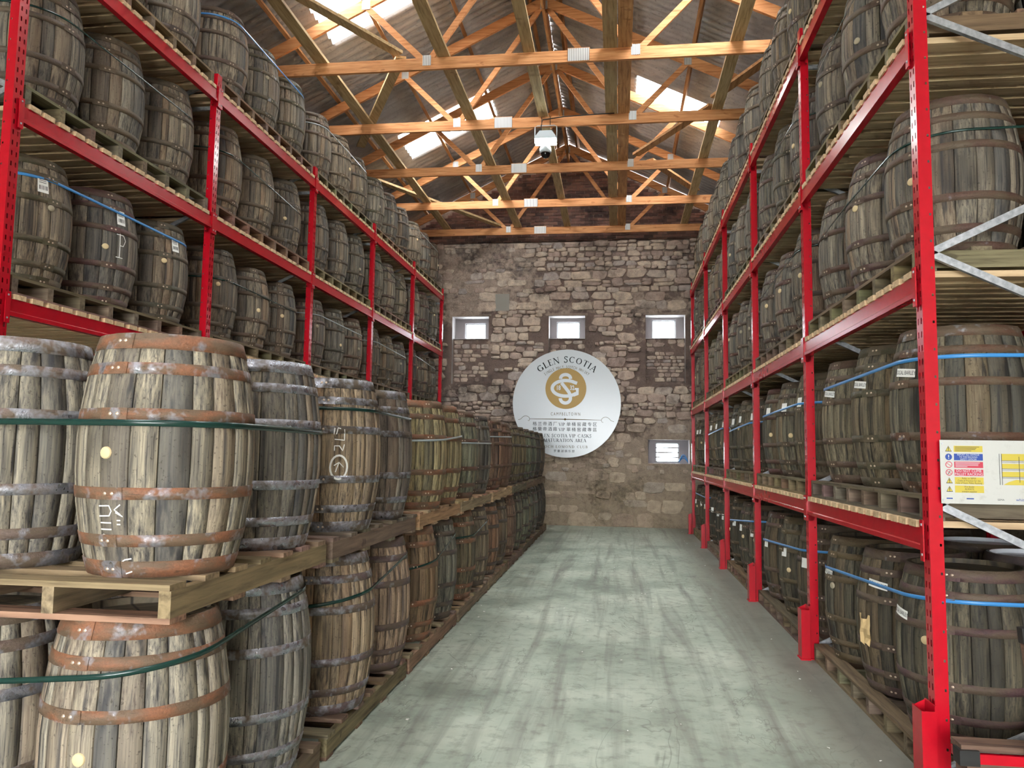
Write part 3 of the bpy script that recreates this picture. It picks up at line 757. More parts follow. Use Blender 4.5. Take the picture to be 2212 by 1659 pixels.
for tier, sp, z, fr, rr in (('upper', up_sp, ZU, upc, upr), ('bottom', lo_sp, ZL, loc_, lor)):
    for k, (y, tint, rust, st, x) in enumerate(sp):
        tone = TONE.get(id(tint), 'weathered'); tint = tuple(c*.98 for c in tint)
        bung = None; rot = None; seam = -1.9+.25*min(k, 4)
        if k == 0: bung, bz = (-98.2, (1.70-ZU)/H) if tier == 'upper' else (-89.7, .51); seam = math.radians(-104)
        else: bz = .5
        lab = f'{tone} oak cask, {NTH[k]} along the aisle in the {tier} tier of the floor stack'
        if k == len(sp)-1: lab = f'dark oak cask at the end-wall end of the {tier} tier of the floor stack'
        sz = 1+R.uniform(-.015, .02)
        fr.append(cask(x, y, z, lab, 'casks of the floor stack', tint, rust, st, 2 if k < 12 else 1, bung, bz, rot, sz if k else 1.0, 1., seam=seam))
        if k < 12 or tier == 'upper':
            rr.append(cask(x-.74, y+R.uniform(-.04, .04), z, f'weathered oak cask behind the {NTH[k]} one in the {tier} tier of the floor stack', 'casks of the floor stack', tuple(c*.95 for c in T2) if k < 2 else OLV, STEEL, .5, 2 if k < 2 else 0, seam=seam))
        else: rr.append(None)
AGED = (.6, .56, .53); NEW = (1.3, 1.16, 1.0); GREYW = (.55, .56, .56); MIDW = (.86, .80, .77)
uy = [(2.72, 4.26, MIDW), (4.36, 6.22, GREYW), (6.36, 8.02, NEW), (8.12, 10.02, NEW), (10.2, 12.06, NEW), (12.16, 14.0, AGED), (14.05, 15.85, AGED), (15.9, 17.7, AGED)]
ly = [(2.55, 4.27, AGED), (4.37, 6.05, AGED), (6.13, 7.95, MIDW), (8.05, 9.86, MIDW), (9.96, 11.7, MIDW), (11.8, 13.5, AGED), (13.6, 15.3, AGED), (15.4, 17.1, AGED), (17.15, 18.1, AGED)]
for tier, ys, z in (('upper', uy, ZU0), ('bottom', ly, 0)):
    for k, (a, c, col) in enumerate(ys):
        pallet(-1.6-.72, (a+c)/2, z, round(c-a, 2), 1.44, 'x', f'{"new pale" if col is NEW else "weathered"} timber pallet, {NTH[k]} along the aisle under the {tier} tier of the floor stack', 'pallets of the floor stack', col)
fl = lambda z, a=0., c=0., x0=-1.9, y0=3.5: (lambda x, y: z+a*(x-x0)+c*(y-y0))
strap(upc[:2]+upr[:2], fl(1.815), ZU, 'strap_green', 'dark green strap round the nearest casks of the upper tier', 'straps on the floor stack', .024)
strap(loc_[:2]+lor[:2], fl(.955, .09, .07), ZL, 'strap_green', 'slanting dark green strap round the nearest casks of the bottom tier', 'straps on the floor stack', .021)
strap(upc[2:4]+upr[2:4], fl(1.975, 0, -.01, y0=5), ZU, 'strap_green', 'short green strap high on the dark-hooped casks of the upper tier', 'straps on the floor stack', .02)
strap(loc_[2:4]+lor[2:4], fl(.83, .1, .10, y0=5), ZL, 'strap_green', 'rising green strap round the pinkish casks of the bottom tier', 'straps on the floor stack', .021)
strap(upc[4:6]+upr[4:6], fl(1.84, 0, .06, y0=7), ZU, 'strap_grey', 'grey strap round the yellowish casks of the upper tier', 'straps on the floor stack')
strap(loc_[4:6]+lor[4:6], fl(.80, .1, .13, y0=7), ZL, 'strap_green', 'green strap round the brown casks on the third bottom pallet', 'straps on the floor stack')
strap(upc[6:8]+upr[6:8], fl(1.83, 0, .01, y0=9), ZU, 'strap_grey', 'grey strap round the greenish casks of the upper tier', 'straps on the floor stack')
strap(loc_[6:8]+lor[6:8], fl(.85, 0, .08, y0=9), ZL, 'strap_green', 'strap round the olive casks of the bottom tier', 'straps on the floor stack')
strap(upc[8:10]+upr[8:10], fl(1.95, 0, .02, y0=11), ZU, 'strap_grey', 'grey strap round the reddish casks of the upper tier', 'straps on the floor stack')
# chalk marks
a0 = math.radians(-97); zc = 1.43-ZU
decal('chalk_mark', upc[0], [[(-.035, -.075), (.0, -.075), (.0, -.045), (-.02, -.04), (-.035, -.05), (-.035, -.075)], [(-.02, -.04), (.02, -.05)], [(.0, -.06), (.02, -.075)], [(-.03, -.02), (.02, -.02)], [(-.03, .005), (.02, .005)],
      [(-.035, .03), (.012, .032), (.022, .05), (.012, .07), (-.035, .068)]], a0, zc, .005, 'chalk')
decal('chalk_mark', upc[0], [[(.06, .075), (.035, .055), (.07, .03), (.04, .045)], [(.045, .0), (.06, 0)], [(.045, .015), (.06, .015)]], a0, zc, .005, 'chalk')
decal('chalk_mark', upc[0], [[(.03, -.16), (.07, -.135), (.1, -.13)], [(.05, -.195), (.1, -.18)]], a0, zc, .005, 'chalk')
circ = [(.055*math.cos(t*PI/10), .075*math.sin(t*PI/10)) for t in range(21)]
a1 = math.radians(-57); zc3 = 1.62-ZU
decal('chalk_mark', upc[2], [circ, [(x*.9, y*.92) for x, y in circ], [(-.02, -.03), (.0, .03), (.03, .0), (.0, .03), (-.03, .01)]], a1, zc3, .006, 'chalk')
decal('chalk_mark', upc[2], [[(-.03, .1), (-.03, .13), (.0, .13), (.02, .1), (.03, .14)], [(-.03, .17), (.03, .165), (.03, .23), (-.01, .24), (-.02, .2)], [(-.035, .2), (-.03, .24)]], a1, zc3, .006, 'chalk')

# ------------------------------------------------------------------ casks and pallets in the racks
POSN = ['near', 'middle', 'far']
OFF = (.58, 1.42, 2.26)
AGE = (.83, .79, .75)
RC = {}
for side, (xf, sg, yf, levels) in RACK.items():
    for lv in ([-1] if side == 'right' else [])+levels:
        zb = (LV[lv]+BH+.036) if lv >= 0 else 0
        for k in range(5):
            yb = yf+PITCH*k; xr1 = xf+sg*.405
            pallet(xf+sg*(.02+.79), yb+1.40, zb, 2.54, 1.58, 'y', f'weathered long pallet on the {TIERN[side, lv]}, {BAYN[k]}, {side} rack', f'pallets in the {side} rack', tuple(c*R.uniform(.9, 1.15) for c in AGED))
            for row in (0, 1):
                for j in range(3):
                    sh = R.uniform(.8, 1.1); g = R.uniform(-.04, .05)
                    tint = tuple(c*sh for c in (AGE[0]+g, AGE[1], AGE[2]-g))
                    if side == 'right' and lv <= 0: tint = tuple(c*(.48 if lv < 0 else .74) for c in (tint[0], tint[1], tint[2]*.88))  # lower right casks tinted darker: grime, plus shade put into the colour
                    rust = tuple(c*R.uniform(.7, 1.2) for c in (.085, .06, .042))
                    name = TIERN[side, lv]
                    lab = (f'oak cask, {POSN[j]} one of the front three, {BAYN[k]}, {name}, {side} rack' if row == 0 else
                           f'rear oak cask behind the {POSN[j]} front one, {BAYN[k]}, {name}, {side} rack')
                    bung = None
                    if row == 0 and R.random() < .7: bung = (180 if sg > 0 else 0)+sg*(R.uniform(10, 40) if k < 2 else R.uniform(-20, 30))
                    white = side == 'right' and lv == -1 and k == 0 and row == 1 and j in (1, 2)
                    det = 0 if row else (2 if k < 3 else 1)
                    if row and side == 'right' and k == 0 and j == 0: det = 2
                    s1 = R.uniform(1.10, 1.145)
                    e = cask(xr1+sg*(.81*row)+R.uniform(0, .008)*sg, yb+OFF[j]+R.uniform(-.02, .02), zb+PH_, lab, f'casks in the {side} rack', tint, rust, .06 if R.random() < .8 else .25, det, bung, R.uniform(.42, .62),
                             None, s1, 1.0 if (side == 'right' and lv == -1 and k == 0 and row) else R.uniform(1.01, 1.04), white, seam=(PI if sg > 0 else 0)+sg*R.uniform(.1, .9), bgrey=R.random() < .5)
                    RC[side, lv, k, row, j] = e
def bay(side, lv, k): return [RC[side, lv, k, r, j] for r in (0, 1) for j in range(3)]
def zbase(lv): return (LV[lv]+BH+.036 if lv >= 0 else 0)+PH_
for side, lv, k, hz, ax, cy, mat in (('right', -1, 0, .74, 0, -.045, 'strap_blue'), ('right', -1, 1, .68, 0, -.05, 'strap_blue'), ('right', -1, 2, .70, 0, -.07, 'strap_blue'), ('right', -1, 3, .62, 0, -.02, 'strap_green'), ('right', -1, 4, .78, 0, 0, 'strap_blue'),
                                     ('right', 0, 0, .77, 0, -.012, 'strap_blue'), ('right', 0, 1, .68, 0, -.02, 'strap_blue'), ('right', 0, 2, .60, 0, -.03, 'strap_blue'), ('right', 0, 3, .62, 0, -.03, 'strap_blue'),
                                     ('right', 1, 1, .72, 0, -.06, 'strap_green'), ('right', 2, 0, .72, 0, -.02, 'strap_green'), ('right', 2, 1, .7, 0, .03, 'strap_green'), ('right', 1, 0, .66, 0, -.05, 'strap_green'), ('right', 3, 1, .7, 0, .04, 'strap_green'),
                                     ('left', 1, 0, .80, 0, .0, 'strap_blue'), ('left', 1, 1, .62, 0, -.01, 'strap_green'), ('left', 1, 2, .72, 0, -.01, 'strap_grey'), ('left', 1, 3, .70, 0, -.03, 'strap_grey'), ('left', 1, 4, .78, 0, -.06, 'strap_grey'),
                                     ('left', 2, 0, .70, 0, -.0, 'strap_green'), ('left', 2, 1, .60, 0, -.05, 'strap_green'), ('left', 2, 3, .72, 0, -.08, 'strap_green'), ('left', 3, 0, .72, 0, 0, 'strap_green'), ('left', 3, 1, .84, 0, .0, 'strap_blue'),
                                     ('left', 3, 2, .76, 0, -.01, 'strap_grey'), ('left', 3, 4, .8, 0, 0, 'strap_grey')):
    z0 = zbase(lv); yc = RACK[side][2]+PITCH*k+1.4
    cname = {'strap_blue': 'bright blue', 'strap_green': 'dark green', 'strap_grey': 'pale grey'}[mat]
    strap(bay(side, lv, k), fl(z0+hz, 0, cy, 0, yc), z0, mat, f'{cname} strap round the casks of the {TIERN[side, lv]}, {BAYN[k]}, {side} rack', 'straps in the racks', .022 if mat == 'strap_blue' else .015)
# paper labels
for k in range(5):
    for j in range(3):
        for lv in (-1, 0):
            e = RC['right', lv, k, 0, j]; big = k == 0
            a = math.radians(180+R.uniform(12, 26))
            if big and lv == -1: a = math.radians((183, 212, 185)[j])
            sticker(e, a, (.66 if lv == -1 else .69)+(.06 if big and lv == -1 and j == 1 else 0)-(.06 if k and lv == -1 else 0), .145 if big else .075, .048 if big else .085, big, -.12 if big else 0.)
for j in range(3): sticker(RC['left', 1, 0, 0, j], math.radians((-24, -14, -14)[j]), .735, .075, .12, False, 0., True)
# torn paper patch on the middle near cask
e = RC['right', -1, 0, 0, 1]; bb = MB(); rr = random.Random(4)
nx, nz = 7, 6; ac = math.radians(197)
for a in range(nx):
    for c in range(nz):
        u = (a/(nx-1)-.5)*.12*(1.-.25*abs(c/(nz-1)-.4)); v = (c/(nz-1)-.5)*.16+(.03 if c == nz-1 and a in (0, 1, 5, 6) else 0)+(-.02 if c == 0 and a in (2, 5) else 0)
        bb.v.append(tuple(surf(ac+u/RB, .40+v, .004+rr.uniform(0, .022))))
for a in range(nx-1):
    for c in range(nz-1): bb.face((a*nz+c, (a+1)*nz+c, (a+1)*nz+c+1, a*nz+c+1))
obj('torn_paper', bb.mesh('torn_paper', 'kraft_paper'), e)['label'] = 'crumpled torn brown paper'
# chalk P on a left rack cask
decal('chalk_mark', RC['left', 1, 0, 0, 1], [[(-.03, -.10), (.03, -.10)], [(0, -.10), (0, .10)], [(-.03, .09), (.03, .09), (.05, .05), (.03, .0), (0, 0)]], math.radians(-16), .50, .006, 'chalk')

# ------------------------------------------------------------------ round sign on the end wall
SR = 1.32; SC = (-1.24, YW-.11, 2.955)
sign = tag(obj('round_sign', None, None, SC), 'large round white sign with gold monogram on the end wall', 'sign')
bb = MB(); seg = 72
for yy in (0, .035): bb.v += [(SR*math.cos(2*PI*k/seg), yy, SR*math.sin(2*PI*k/seg)) for k in range(seg)]
bb.face(range(seg), 0)
for k in range(seg): bb.face((k, seg+k, seg+(k+1) % seg, (k+1) % seg), 1)
obj('panel', bb.mesh('panel', 'sign_white', 'sign_black'), sign)
U = SR/747.                                                   # metres per drawing unit
GC = (-9*U, 205*U)
bb = MB(); bb.v += [(GC[0]+283*U*math.cos(2*PI*k/48), -.003, GC[1]+283*U*math.sin(2*PI*k/48)) for k in range(48)]; bb.face(range(48)); 
gd = obj('gold_disc', bb.mesh('gold_disc', 'sign_gold'), sign)
def ribbon(bb, pts, w, y, cap=False):
    n = len(bb.v); m = len(pts)
    for k, (x, z) in enumerate(pts):
        q = pts[min(k+1, m-1)]; p = pts[max(k-1, 0)]; dx, dz = q[0]-p[0], q[1]-p[1]; L = math.hypot(dx, dz) or 1
        ww = w(k/(m-1)) if callable(w) else w
        for s in (1, -1): bb.v.append((x-dz/L*ww/2*s, y, z+dx/L*ww/2*s))
    for k in range(m-1): bb.face((n+2*k, n+2*k+1, n+2*k+3, n+2*k+2))
def smooth(pts, n=5):
    q = [pts[0]]+list(pts)+[pts[-1]]; out = []
    for a, b1, c, d in zip(q, q[1:], q[2:], q[3:]):
        for k in range(n):
            t = k/n; out.append(tuple(.5*(2*b1[i]+(c[i]-a[i])*t+(2*a[i]-5*b1[i]+4*c[i]-d[i])*t*t+(3*b1[i]-a[i]-3*c[i]+d[i])*t**3) for i in (0, 1)))
    return out+[pts[-1]]
P = lambda x, y: ((x-862)*U, (840-y)*U)
def arc(cx, cy, rx, ry, a0, a1, n=18): return [(cx+rx*math.cos(math.radians(a0+(a1-a0)*k/n)), cy-ry*math.sin(math.radians(a0+(a1-a0)*k/n))) for k in range(n+1)]
Sp = [(918, 500)]+arc(848, 490, 70, 48, 10, 180)+[(800, 560), (850, 620), (900, 690)]+arc(848, 780, 70, 55, 20, -175)
Sp1 = [(918, 502)]+arc(848, 492, 68, 50, 8, 172)+[(780, 502)]
Sp2 = [(792, 556), (820, 590), (850, 628), (885, 672), (908, 710)]+arc(848, 770, 70, 66, 25, -180)
Gp = [(1008, 562)]+arc(850, 632, 185, 108, 50, 318, 40)+[(985, 714)]
for nm, path, y in (('monogram', Gp, -.006), ('monogram', Sp1, -.0065), ('monogram', Sp2, -.007)):
    bb = MB(); ribbon(bb, smooth([P(*p) for p in path], 2), 46*U, y); obj(nm, bb.mesh(nm, 'sign_white'), gd)
bb = MB(); ribbon(bb, [P(960, 728), P(1012, 712), P(1012, 628)], 40*U, -.0062); ribbon(bb, [P(975, 640), P(1030, 640)], 26*U, -.0066); obj('monogram', bb.mesh('monogram', 'sign_white'), gd)
def put(me, x, z, parent, rot=0., yy=-.004):
    mt = Matrix.Translation((x, yy, z)) @ Matrix.Rotation(-rot, 4, 'Y') @ Matrix.Rotation(PI/2, 4, 'X'); me.transform(mt); return obj('lettering', me, parent)
put(text_mesh('18', 88*U, 'sign_white', .72, bold=.004), *P(750, 628), gd, 0, -.0085); put(text_mesh('32', 88*U, 'sign_white', .72, bold=.004), *P(940, 628), gd, 0, -.0085)
# roman capitals drawn from thick and thin strokes; unit height, (advance, strokes)
TK, TN, SF = .15, .06, .05
def sl(x, y=0): return [((x-.13, y+SF/2), (x+.13, y+SF/2), SF)]
def ar(cx, cy, rx, ry, a0, a1, w): return [('arc', cx, cy, rx, ry, a0, a1, w)]
GL = {'I': (.34, [((.17, 0), (.17, 1), TK)]+sl(.17)+sl(.17, .95)),
 'L': (.66, [((.17, 0), (.17, 1), TK), ((.04, .03), (.6, .03), TN), ((.6, 0), (.6, .22), SF)]+sl(.17, .95)),
 'E': (.68, [((.17, 0), (.17, 1), TK), ((.04, .03), (.6, .03), TN), ((.04, .97), (.58, .97), TN), ((.17, .52), (.48, .52), TN), ((.6, 0), (.6, .22), SF), ((.57, .78), (.57, 1), SF)]),
 'N': (.92, [((.14, 0), (.14, 1), TN), ((.14, 1), (.78, 0), TK), ((.78, 0), (.78, 1), TN)]+sl(.14)+sl(.1, .95)+sl(.78, .95)),
 'T': (.78, [((.39, 0), (.39, 1), TK), ((.05, .97), (.73, .97), TN), ((.06, .78), (.06, 1), SF), ((.72, .78), (.72, 1), SF)]+sl(.39)),
 'A': (.86, [((.1, 0), (.43, 1), TN), ((.43, 1), (.76, 0), TK), ((.22, .36), (.64, .36), TN)]+sl(.1)+sl(.76)),
 'V': (.84, [((.1, 1), (.42, 0), TK), ((.42, 0), (.74, 1), TN)]+sl(.1, .95)+sl(.74, .95)),
 'H': (.92, [((.16, 0), (.16, 1), TK), ((.76, 0), (.76, 1), TK), ((.16, .52), (.76, .52), TN)]+sl(.16)+sl(.76)+sl(.16, .95)+sl(.76, .95)),
 'M': (1.1, [((.14, 0), (.16, 1), TN), ((.16, 1), (.55, .05), TK), ((.55, .05), (.92, 1), TN), ((.92, 0), (.92, 1), TK)]+sl(.14)+sl(.92)),
 'K': (.86, [((.17, 0), (.17, 1), TK), ((.2, .45), (.7, 1), TN), ((.36, .6), (.78, 0), TK)]+sl(.17)+sl(.17, .95)+sl(.76)+sl(.68, .95)),
 'O': (1.0, ar(.5, .5, .42, .47, 0, 360, 'o')), 'C': (.9, ar(.5, .5, .42, .47, 48, 312, 'o')+[((.78, .72), (.78, .98), SF)]),
 'G': (.96, ar(.5, .5, .42, .47, 48, 320, 'o')+[((.8, .06), (.8, .42), TK*.9), ((.66, .42), (.94, .42), SF), ((.78, .72), (.78, .98), SF)]),
 'D': (.95, [((.17, 0), (.17, 1), TK), ((.05, .03), (.4, .03), TN), ((.05, .97), (.4, .97), TN)]+ar(.38, .5, .48, .47, -90, 90, 'o')),
 'P': (.72, [((.17, 0), (.17, 1), TK), ((.05, .97), (.36, .97), TN), ((.17, .47), (.36, .47), TN)]+ar(.36, .72, .25, .25, -90, 90, 'o')+sl(.17)),
 'R': (.84, [((.17, 0), (.17, 1), TK), ((.05, .97), (.36, .97), TN), ((.17, .47), (.36, .47), TN), ((.38, .47), (.76, 0), TK)]+ar(.36, .72, .25, .25, -90, 90, 'o')+sl(.17)),
 'B': (.76, [((.17, 0), (.17, 1), TK), ((.05, .97), (.36, .97), TN), ((.17, .52), (.36, .52), TN), ((.05, .03), (.38, .03), TN)]+ar(.36, .75, .22, .22, -90, 90, 'o')+ar(.38, .275, .28, .245, -90, 90, 'o')),
 'S': (.66, [('path', [(.56, .82), (.5, .94), (.33, .975), (.16, .88), (.14, .72), (.26, .6), (.42, .5), (.54, .38), (.53, .16), (.36, .03), (.18, .05), (.09, .2)], .115), ((.56, .76), (.56, .98), SF), ((.09, .02), (.09, .26), SF)]),
 'U': (.9, [((.16, .3), (.16, 1), TK), ((.74, .3), (.74, 1), TN), ('path', [(.16, .32), (.18, .15), (.3, .04), (.46, .02), (.62, .06), (.73, .18), (.74, .32)], .08)]+sl(.16, .95)+sl(.74, .95)), ' ': (.4, [])}
def roman(body, h, mat, track=.06):
    """straight line of roman capitals; returns list of (mesh builder local, centre offset)"""
    adv = [GL[c][0]+track for c in body]; tot = sum(adv)-track; x = -tot/2; out = []
    for c, a in zip(body, adv):
        bb = MB()
        for s in GL[c][1]:
            if s[0] == 'arc':
                _, cx, cy, rx, ry, a0, a1, w = s; n = 22; pts = []
                nn = len(bb.v)
                for k in range(n+1):
                    t = math.radians(a0+(a1-a0)*k/n); th = TN+(TK-TN)*abs(math.cos(t))**1.3
                    for q in (th/2, -th/2): bb.v.append((((cx-GL[c][0]/2)+(rx-.06+q)*math.cos(t))*h, -.0, (cy+(ry-.03+q)*math.sin(t))*h))
                for k in range(n): bb.face((nn+2*k, nn+2*k+1, nn+2*k+3, nn+2*k+2))
            elif s[0] == 'path': ribbon(bb, [((px-GL[c][0]/2)*h, pz*h) for px, pz in s[1]], s[2]*h, 0)
            else: ribbon(bb, [((s[0][0]-GL[c][0]/2)*h, s[0][1]*h), ((s[1][0]-GL[c][0]/2)*h, s[1][1]*h)], s[2]*h, 0)
        out.append((bb, (x+GL[c][0]/2)*h)); x += a
    return out, tot*h
def line_roman(body, h, cx, cy, mat, parent, width=None, track=.08):
    ls, tot = roman(body, h, mat, track); k = (width/tot) if width else 1; big = MB()
    for bb, dx in ls:
        n = len(big.v); big.v += [(cx+(dx+v[0])*k, -.004, cy+v[2]-h/2) for v in bb.v]
        for f in bb.f: big.face([n+i for i in f])
    obj('lettering', big.mesh('lettering', mat), parent)
# GLEN SCOTIA on the arc, one mesh per letter line
ls, tot = roman('GLEN SCOTIA', 88*U, 'sign_black', .1); rb_ = 565*U; big = MB(); k = math.radians(83)/tot
for bb, dx in ls:
    th = -dx*k; n = len(big.v); ca, sa = math.cos(th), math.sin(th)
    for v in bb.v:
        x, z = v[0]*1.05, v[2]+rb_; big.v.append((x*ca-z*sa, -.004, x*sa+z*ca))
    for f in bb.f: big.face([n+i for i in f])
obj('lettering', big.mesh('lettering', 'sign_black'), sign)
body = 'SINGLE MALT SCOTCH WHISKY'; n = len(body)
for i_, ch in enumerate(body):
    if ch != ' ':
        th = math.radians(36.5-73*i_/(n-1)); rr_ = 502*U
        put(text_mesh(ch, 56*U, 'sign_brown', .66 if ch != 'W' else .55), -rr_*math.sin(th), rr_*math.cos(th), sign, th)
put(text_mesh('CAMPBELTOWN', 62*U, 'sign_brown', .68, space=1.45), *P(852, 990), sign)
bb = MB(); ribbon(bb, [P(355, 1057), P(850, 1061), P(1345, 1067)], lambda t: (4+8*(1-abs(2*t-1)))*U, -.004)
ribbon(bb, smooth([P(*p) for p in [(195, 1072), (230, 1062), (262, 1030), (300, 1016), (340, 1032), (355, 1058), (347, 1082), (330, 1082)]]), 5*U, -.004)
ribbon(bb, smooth([P(*p) for p in [(1515, 1088), (1475, 1074), (1440, 1040), (1400, 1026), (1362, 1040), (1343, 1066), (1352, 1094), (1370, 1098)]]), 5*U, -.004)
nn = len(bb.v); bb.v += [(P(846, 1061)[0]+14*U*math.cos(k*PI/6), -.005, P(846, 1061)[1]+16*U*math.sin(k*PI/6)) for k in range(12)]; bb.face(range(nn, nn+12))
obj('flourish', bb.mesh('flourish', 'sign_brown'), sign)
def cjk(body, x0, x1, y, size):
    for i_, ch in enumerate(body): put(text_mesh(ch, size*U, 'sign_black'), *P(x0+(x1-x0)*i_/(len(body)-1), y), sign)
cjk('格兰帝酒厂', 427, 710, 1128, 60); cjk('单桶窖藏专区', 895, 1255, 1132, 60); cjk('格蘭帝酒廠', 427, 710, 1200, 60); cjk('單桶窖藏專區', 895, 1255, 1204, 60)
line_roman('VIP', 44*U, *P(803, 1130), 'sign_black', sign, 88*U); line_roman('VIP', 44*U, *P(803, 1202), 'sign_black', sign, 88*U)
line_roman('GLEN SCOTIA VIP CASKS', 46*U, *P(845, 1287), 'sign_black', sign, 728*U); line_roman('MATURATION AREA', 46*U, *P(845, 1350), 'sign_black', sign, 585*U)
line_roman('LOCH LOMOND CLUB', 36*U, *P(845, 1437), 'sign_brown', sign, 630*U, .22); cjk('罗曼湖俱乐部', 712, 962, 1500, 40)

# ------------------------------------------------------------------ floodlight and dome camera hanging from the fourth truss
LX, LY, LZ = -1.19, TY[3]-.06, TIEZ
fl_ = tag(obj('floodlight', None, None, (LX, LY, LZ)), 'lit floodlight on a bracket hanging from the roof truss', 'lamp')
bb = MB(); bb.tube([(-.18, 0, -.30), (-.18, 0, -.02), (-.14, 0, .0), (.14, 0, .0), (.18, 0, -.02), (.18, 0, -.30)], .008); obj('bracket', bb.mesh('bracket', 'lamp_body'), fl_)
bb = MB()
for x in (-.07, .07): bb.tube([(x, .02, -.0), (x, .0, .15), (x, .02, .16)], .006, 6)
obj('hook', bb.mesh('hook', 'cable_black'), fl_)
bb = MB(); n = len(bb.v)
for (hx, hy, z) in ((.10, .05, -.10), (.17, .09, -.21), (.18, .10, -.25)): bb.v += [(-hx, -hy, z), (hx, -hy, z), (hx, hy, z), (-hx, hy, z)]
for k in (0, 4):
    for j in range(4): bb.face((k+j, k+(j+1) % 4, k+4+(j+1) % 4, k+4+j)[::-1])
bb.face((0, 1, 2, 3)); obj('housing', bb.mesh('housing', 'lamp_body'), fl_)
bb = MB(); bb.box(-.175, .175, -.098, .098, -.30, -.2505); obj('lens', bb.mesh('lens', 'lamp_lens'), fl_)
bb = MB(); bb.tube([(-.07, -.03, -.13), (-.075, -.04, -.02), (-.05, -.05, .08), (.3, -.05, .12), (.8, -.04, .14), (1.05, -.03, .15), (1.12, -.02, .155)], .009, 6); obj('cable', bb.mesh('cable', 'cable_black'), fl_)
ll = bpy.data.lights.new('floodlight_led', 'AREA'); ll.shape = 'RECTANGLE'; ll.size = .33; ll.size_y = .18; ll.energy = 60; ll.color = (.86, 1, .97)
lo = bpy.data.objects.new('floodlight_led', ll); COL.objects.link(lo); lo.parent = fl_; lo.location = (0, 0, -.305)
dc = tag(obj('dome_camera', None, None, (LX+.0, LY-.02, LZ-.33)), 'small white dome security camera below the floodlight', 'camera')
bb = MB(); bb.lathe([(.0001, .0), (.06, 0), (.085, -.05), (.095, -.07), (.095, -.14), (.08, -.15)], 20); bb.box(-.02, .02, -.02, .02, -.01, .03); obj('mount', bb.mesh('mount', 'lamp_body'), dc)
bb = MB(); bb.lathe([(.078, -.15), (.075, -.18), (.06, -.21), (.035, -.228), (.0001, -.235)], 20); obj('dome', bb.mesh('dome', 'dome_black'), dc)

# ------------------------------------------------------------------ notice board on the end of the right rack
nbx, nby, nbz, nw, nh = 1.70, 4.47, 1.49, .86, .335
nb_ = tag(obj('notice_board', None, None, (nbx, nby, nbz)), 'white safety notice board bolted to the end of the right rack', 'sign')
bb = MB(); bb.box(0, nw, 0, .004, 0, nh); obj('panel', bb.mesh('panel', 'notice_white'), nb_)
V = nh/720.                                                    # drawing units of the notice, x from 0, y down from 0
Q = lambda x, y: (x*V, nh-y*V)
def npanel(name, x0, x1, y0, y1, mat, yy=-.001):
    bb = MB(); (a, b1), (c, d) = Q(x0, y0), Q(x1, y1); bb.box(a, c, yy, .001, d, b1); return obj(name, bb.mesh(name, mat), nb_)
rows = [(65, 135, 'notice_yellow', 'ink_black', ['SAFE WORKING LOADS MUST BE SHOWN', 'AND NOT EXCEEDED'], 17), (155, 230, 'notice_blue', 'sign_white', ['REPORT ALL DAMAGE', 'TO THE RACKING', 'SAFETY OFFICER'], 24),
        (245, 315, 'notice_red', 'sign_white', ['DO NOT ALTER THE RACKING', 'WITHOUT ADVICE'], 18), (332, 405, 'notice_red', 'sign_white', ['DO NOT CLIMB', 'PALLET RACKING'], 38),
        (420, 500, 'notice_yellow', 'ink_black', ['Refer to SEMA', 'Code of Practice for the', 'Use of Static Pallet Racking'], 25), (515, 595, 'notice_yellow', 'ink_black', ['If in doubt', 'ALWAYS', 'contact supplier'], 25)]
rows[0] = (65, 135, 'notice_yellow', 'ink_black', None, 0); rows[2] = (245, 315, 'notice_red', 'sign_white', None, 0)
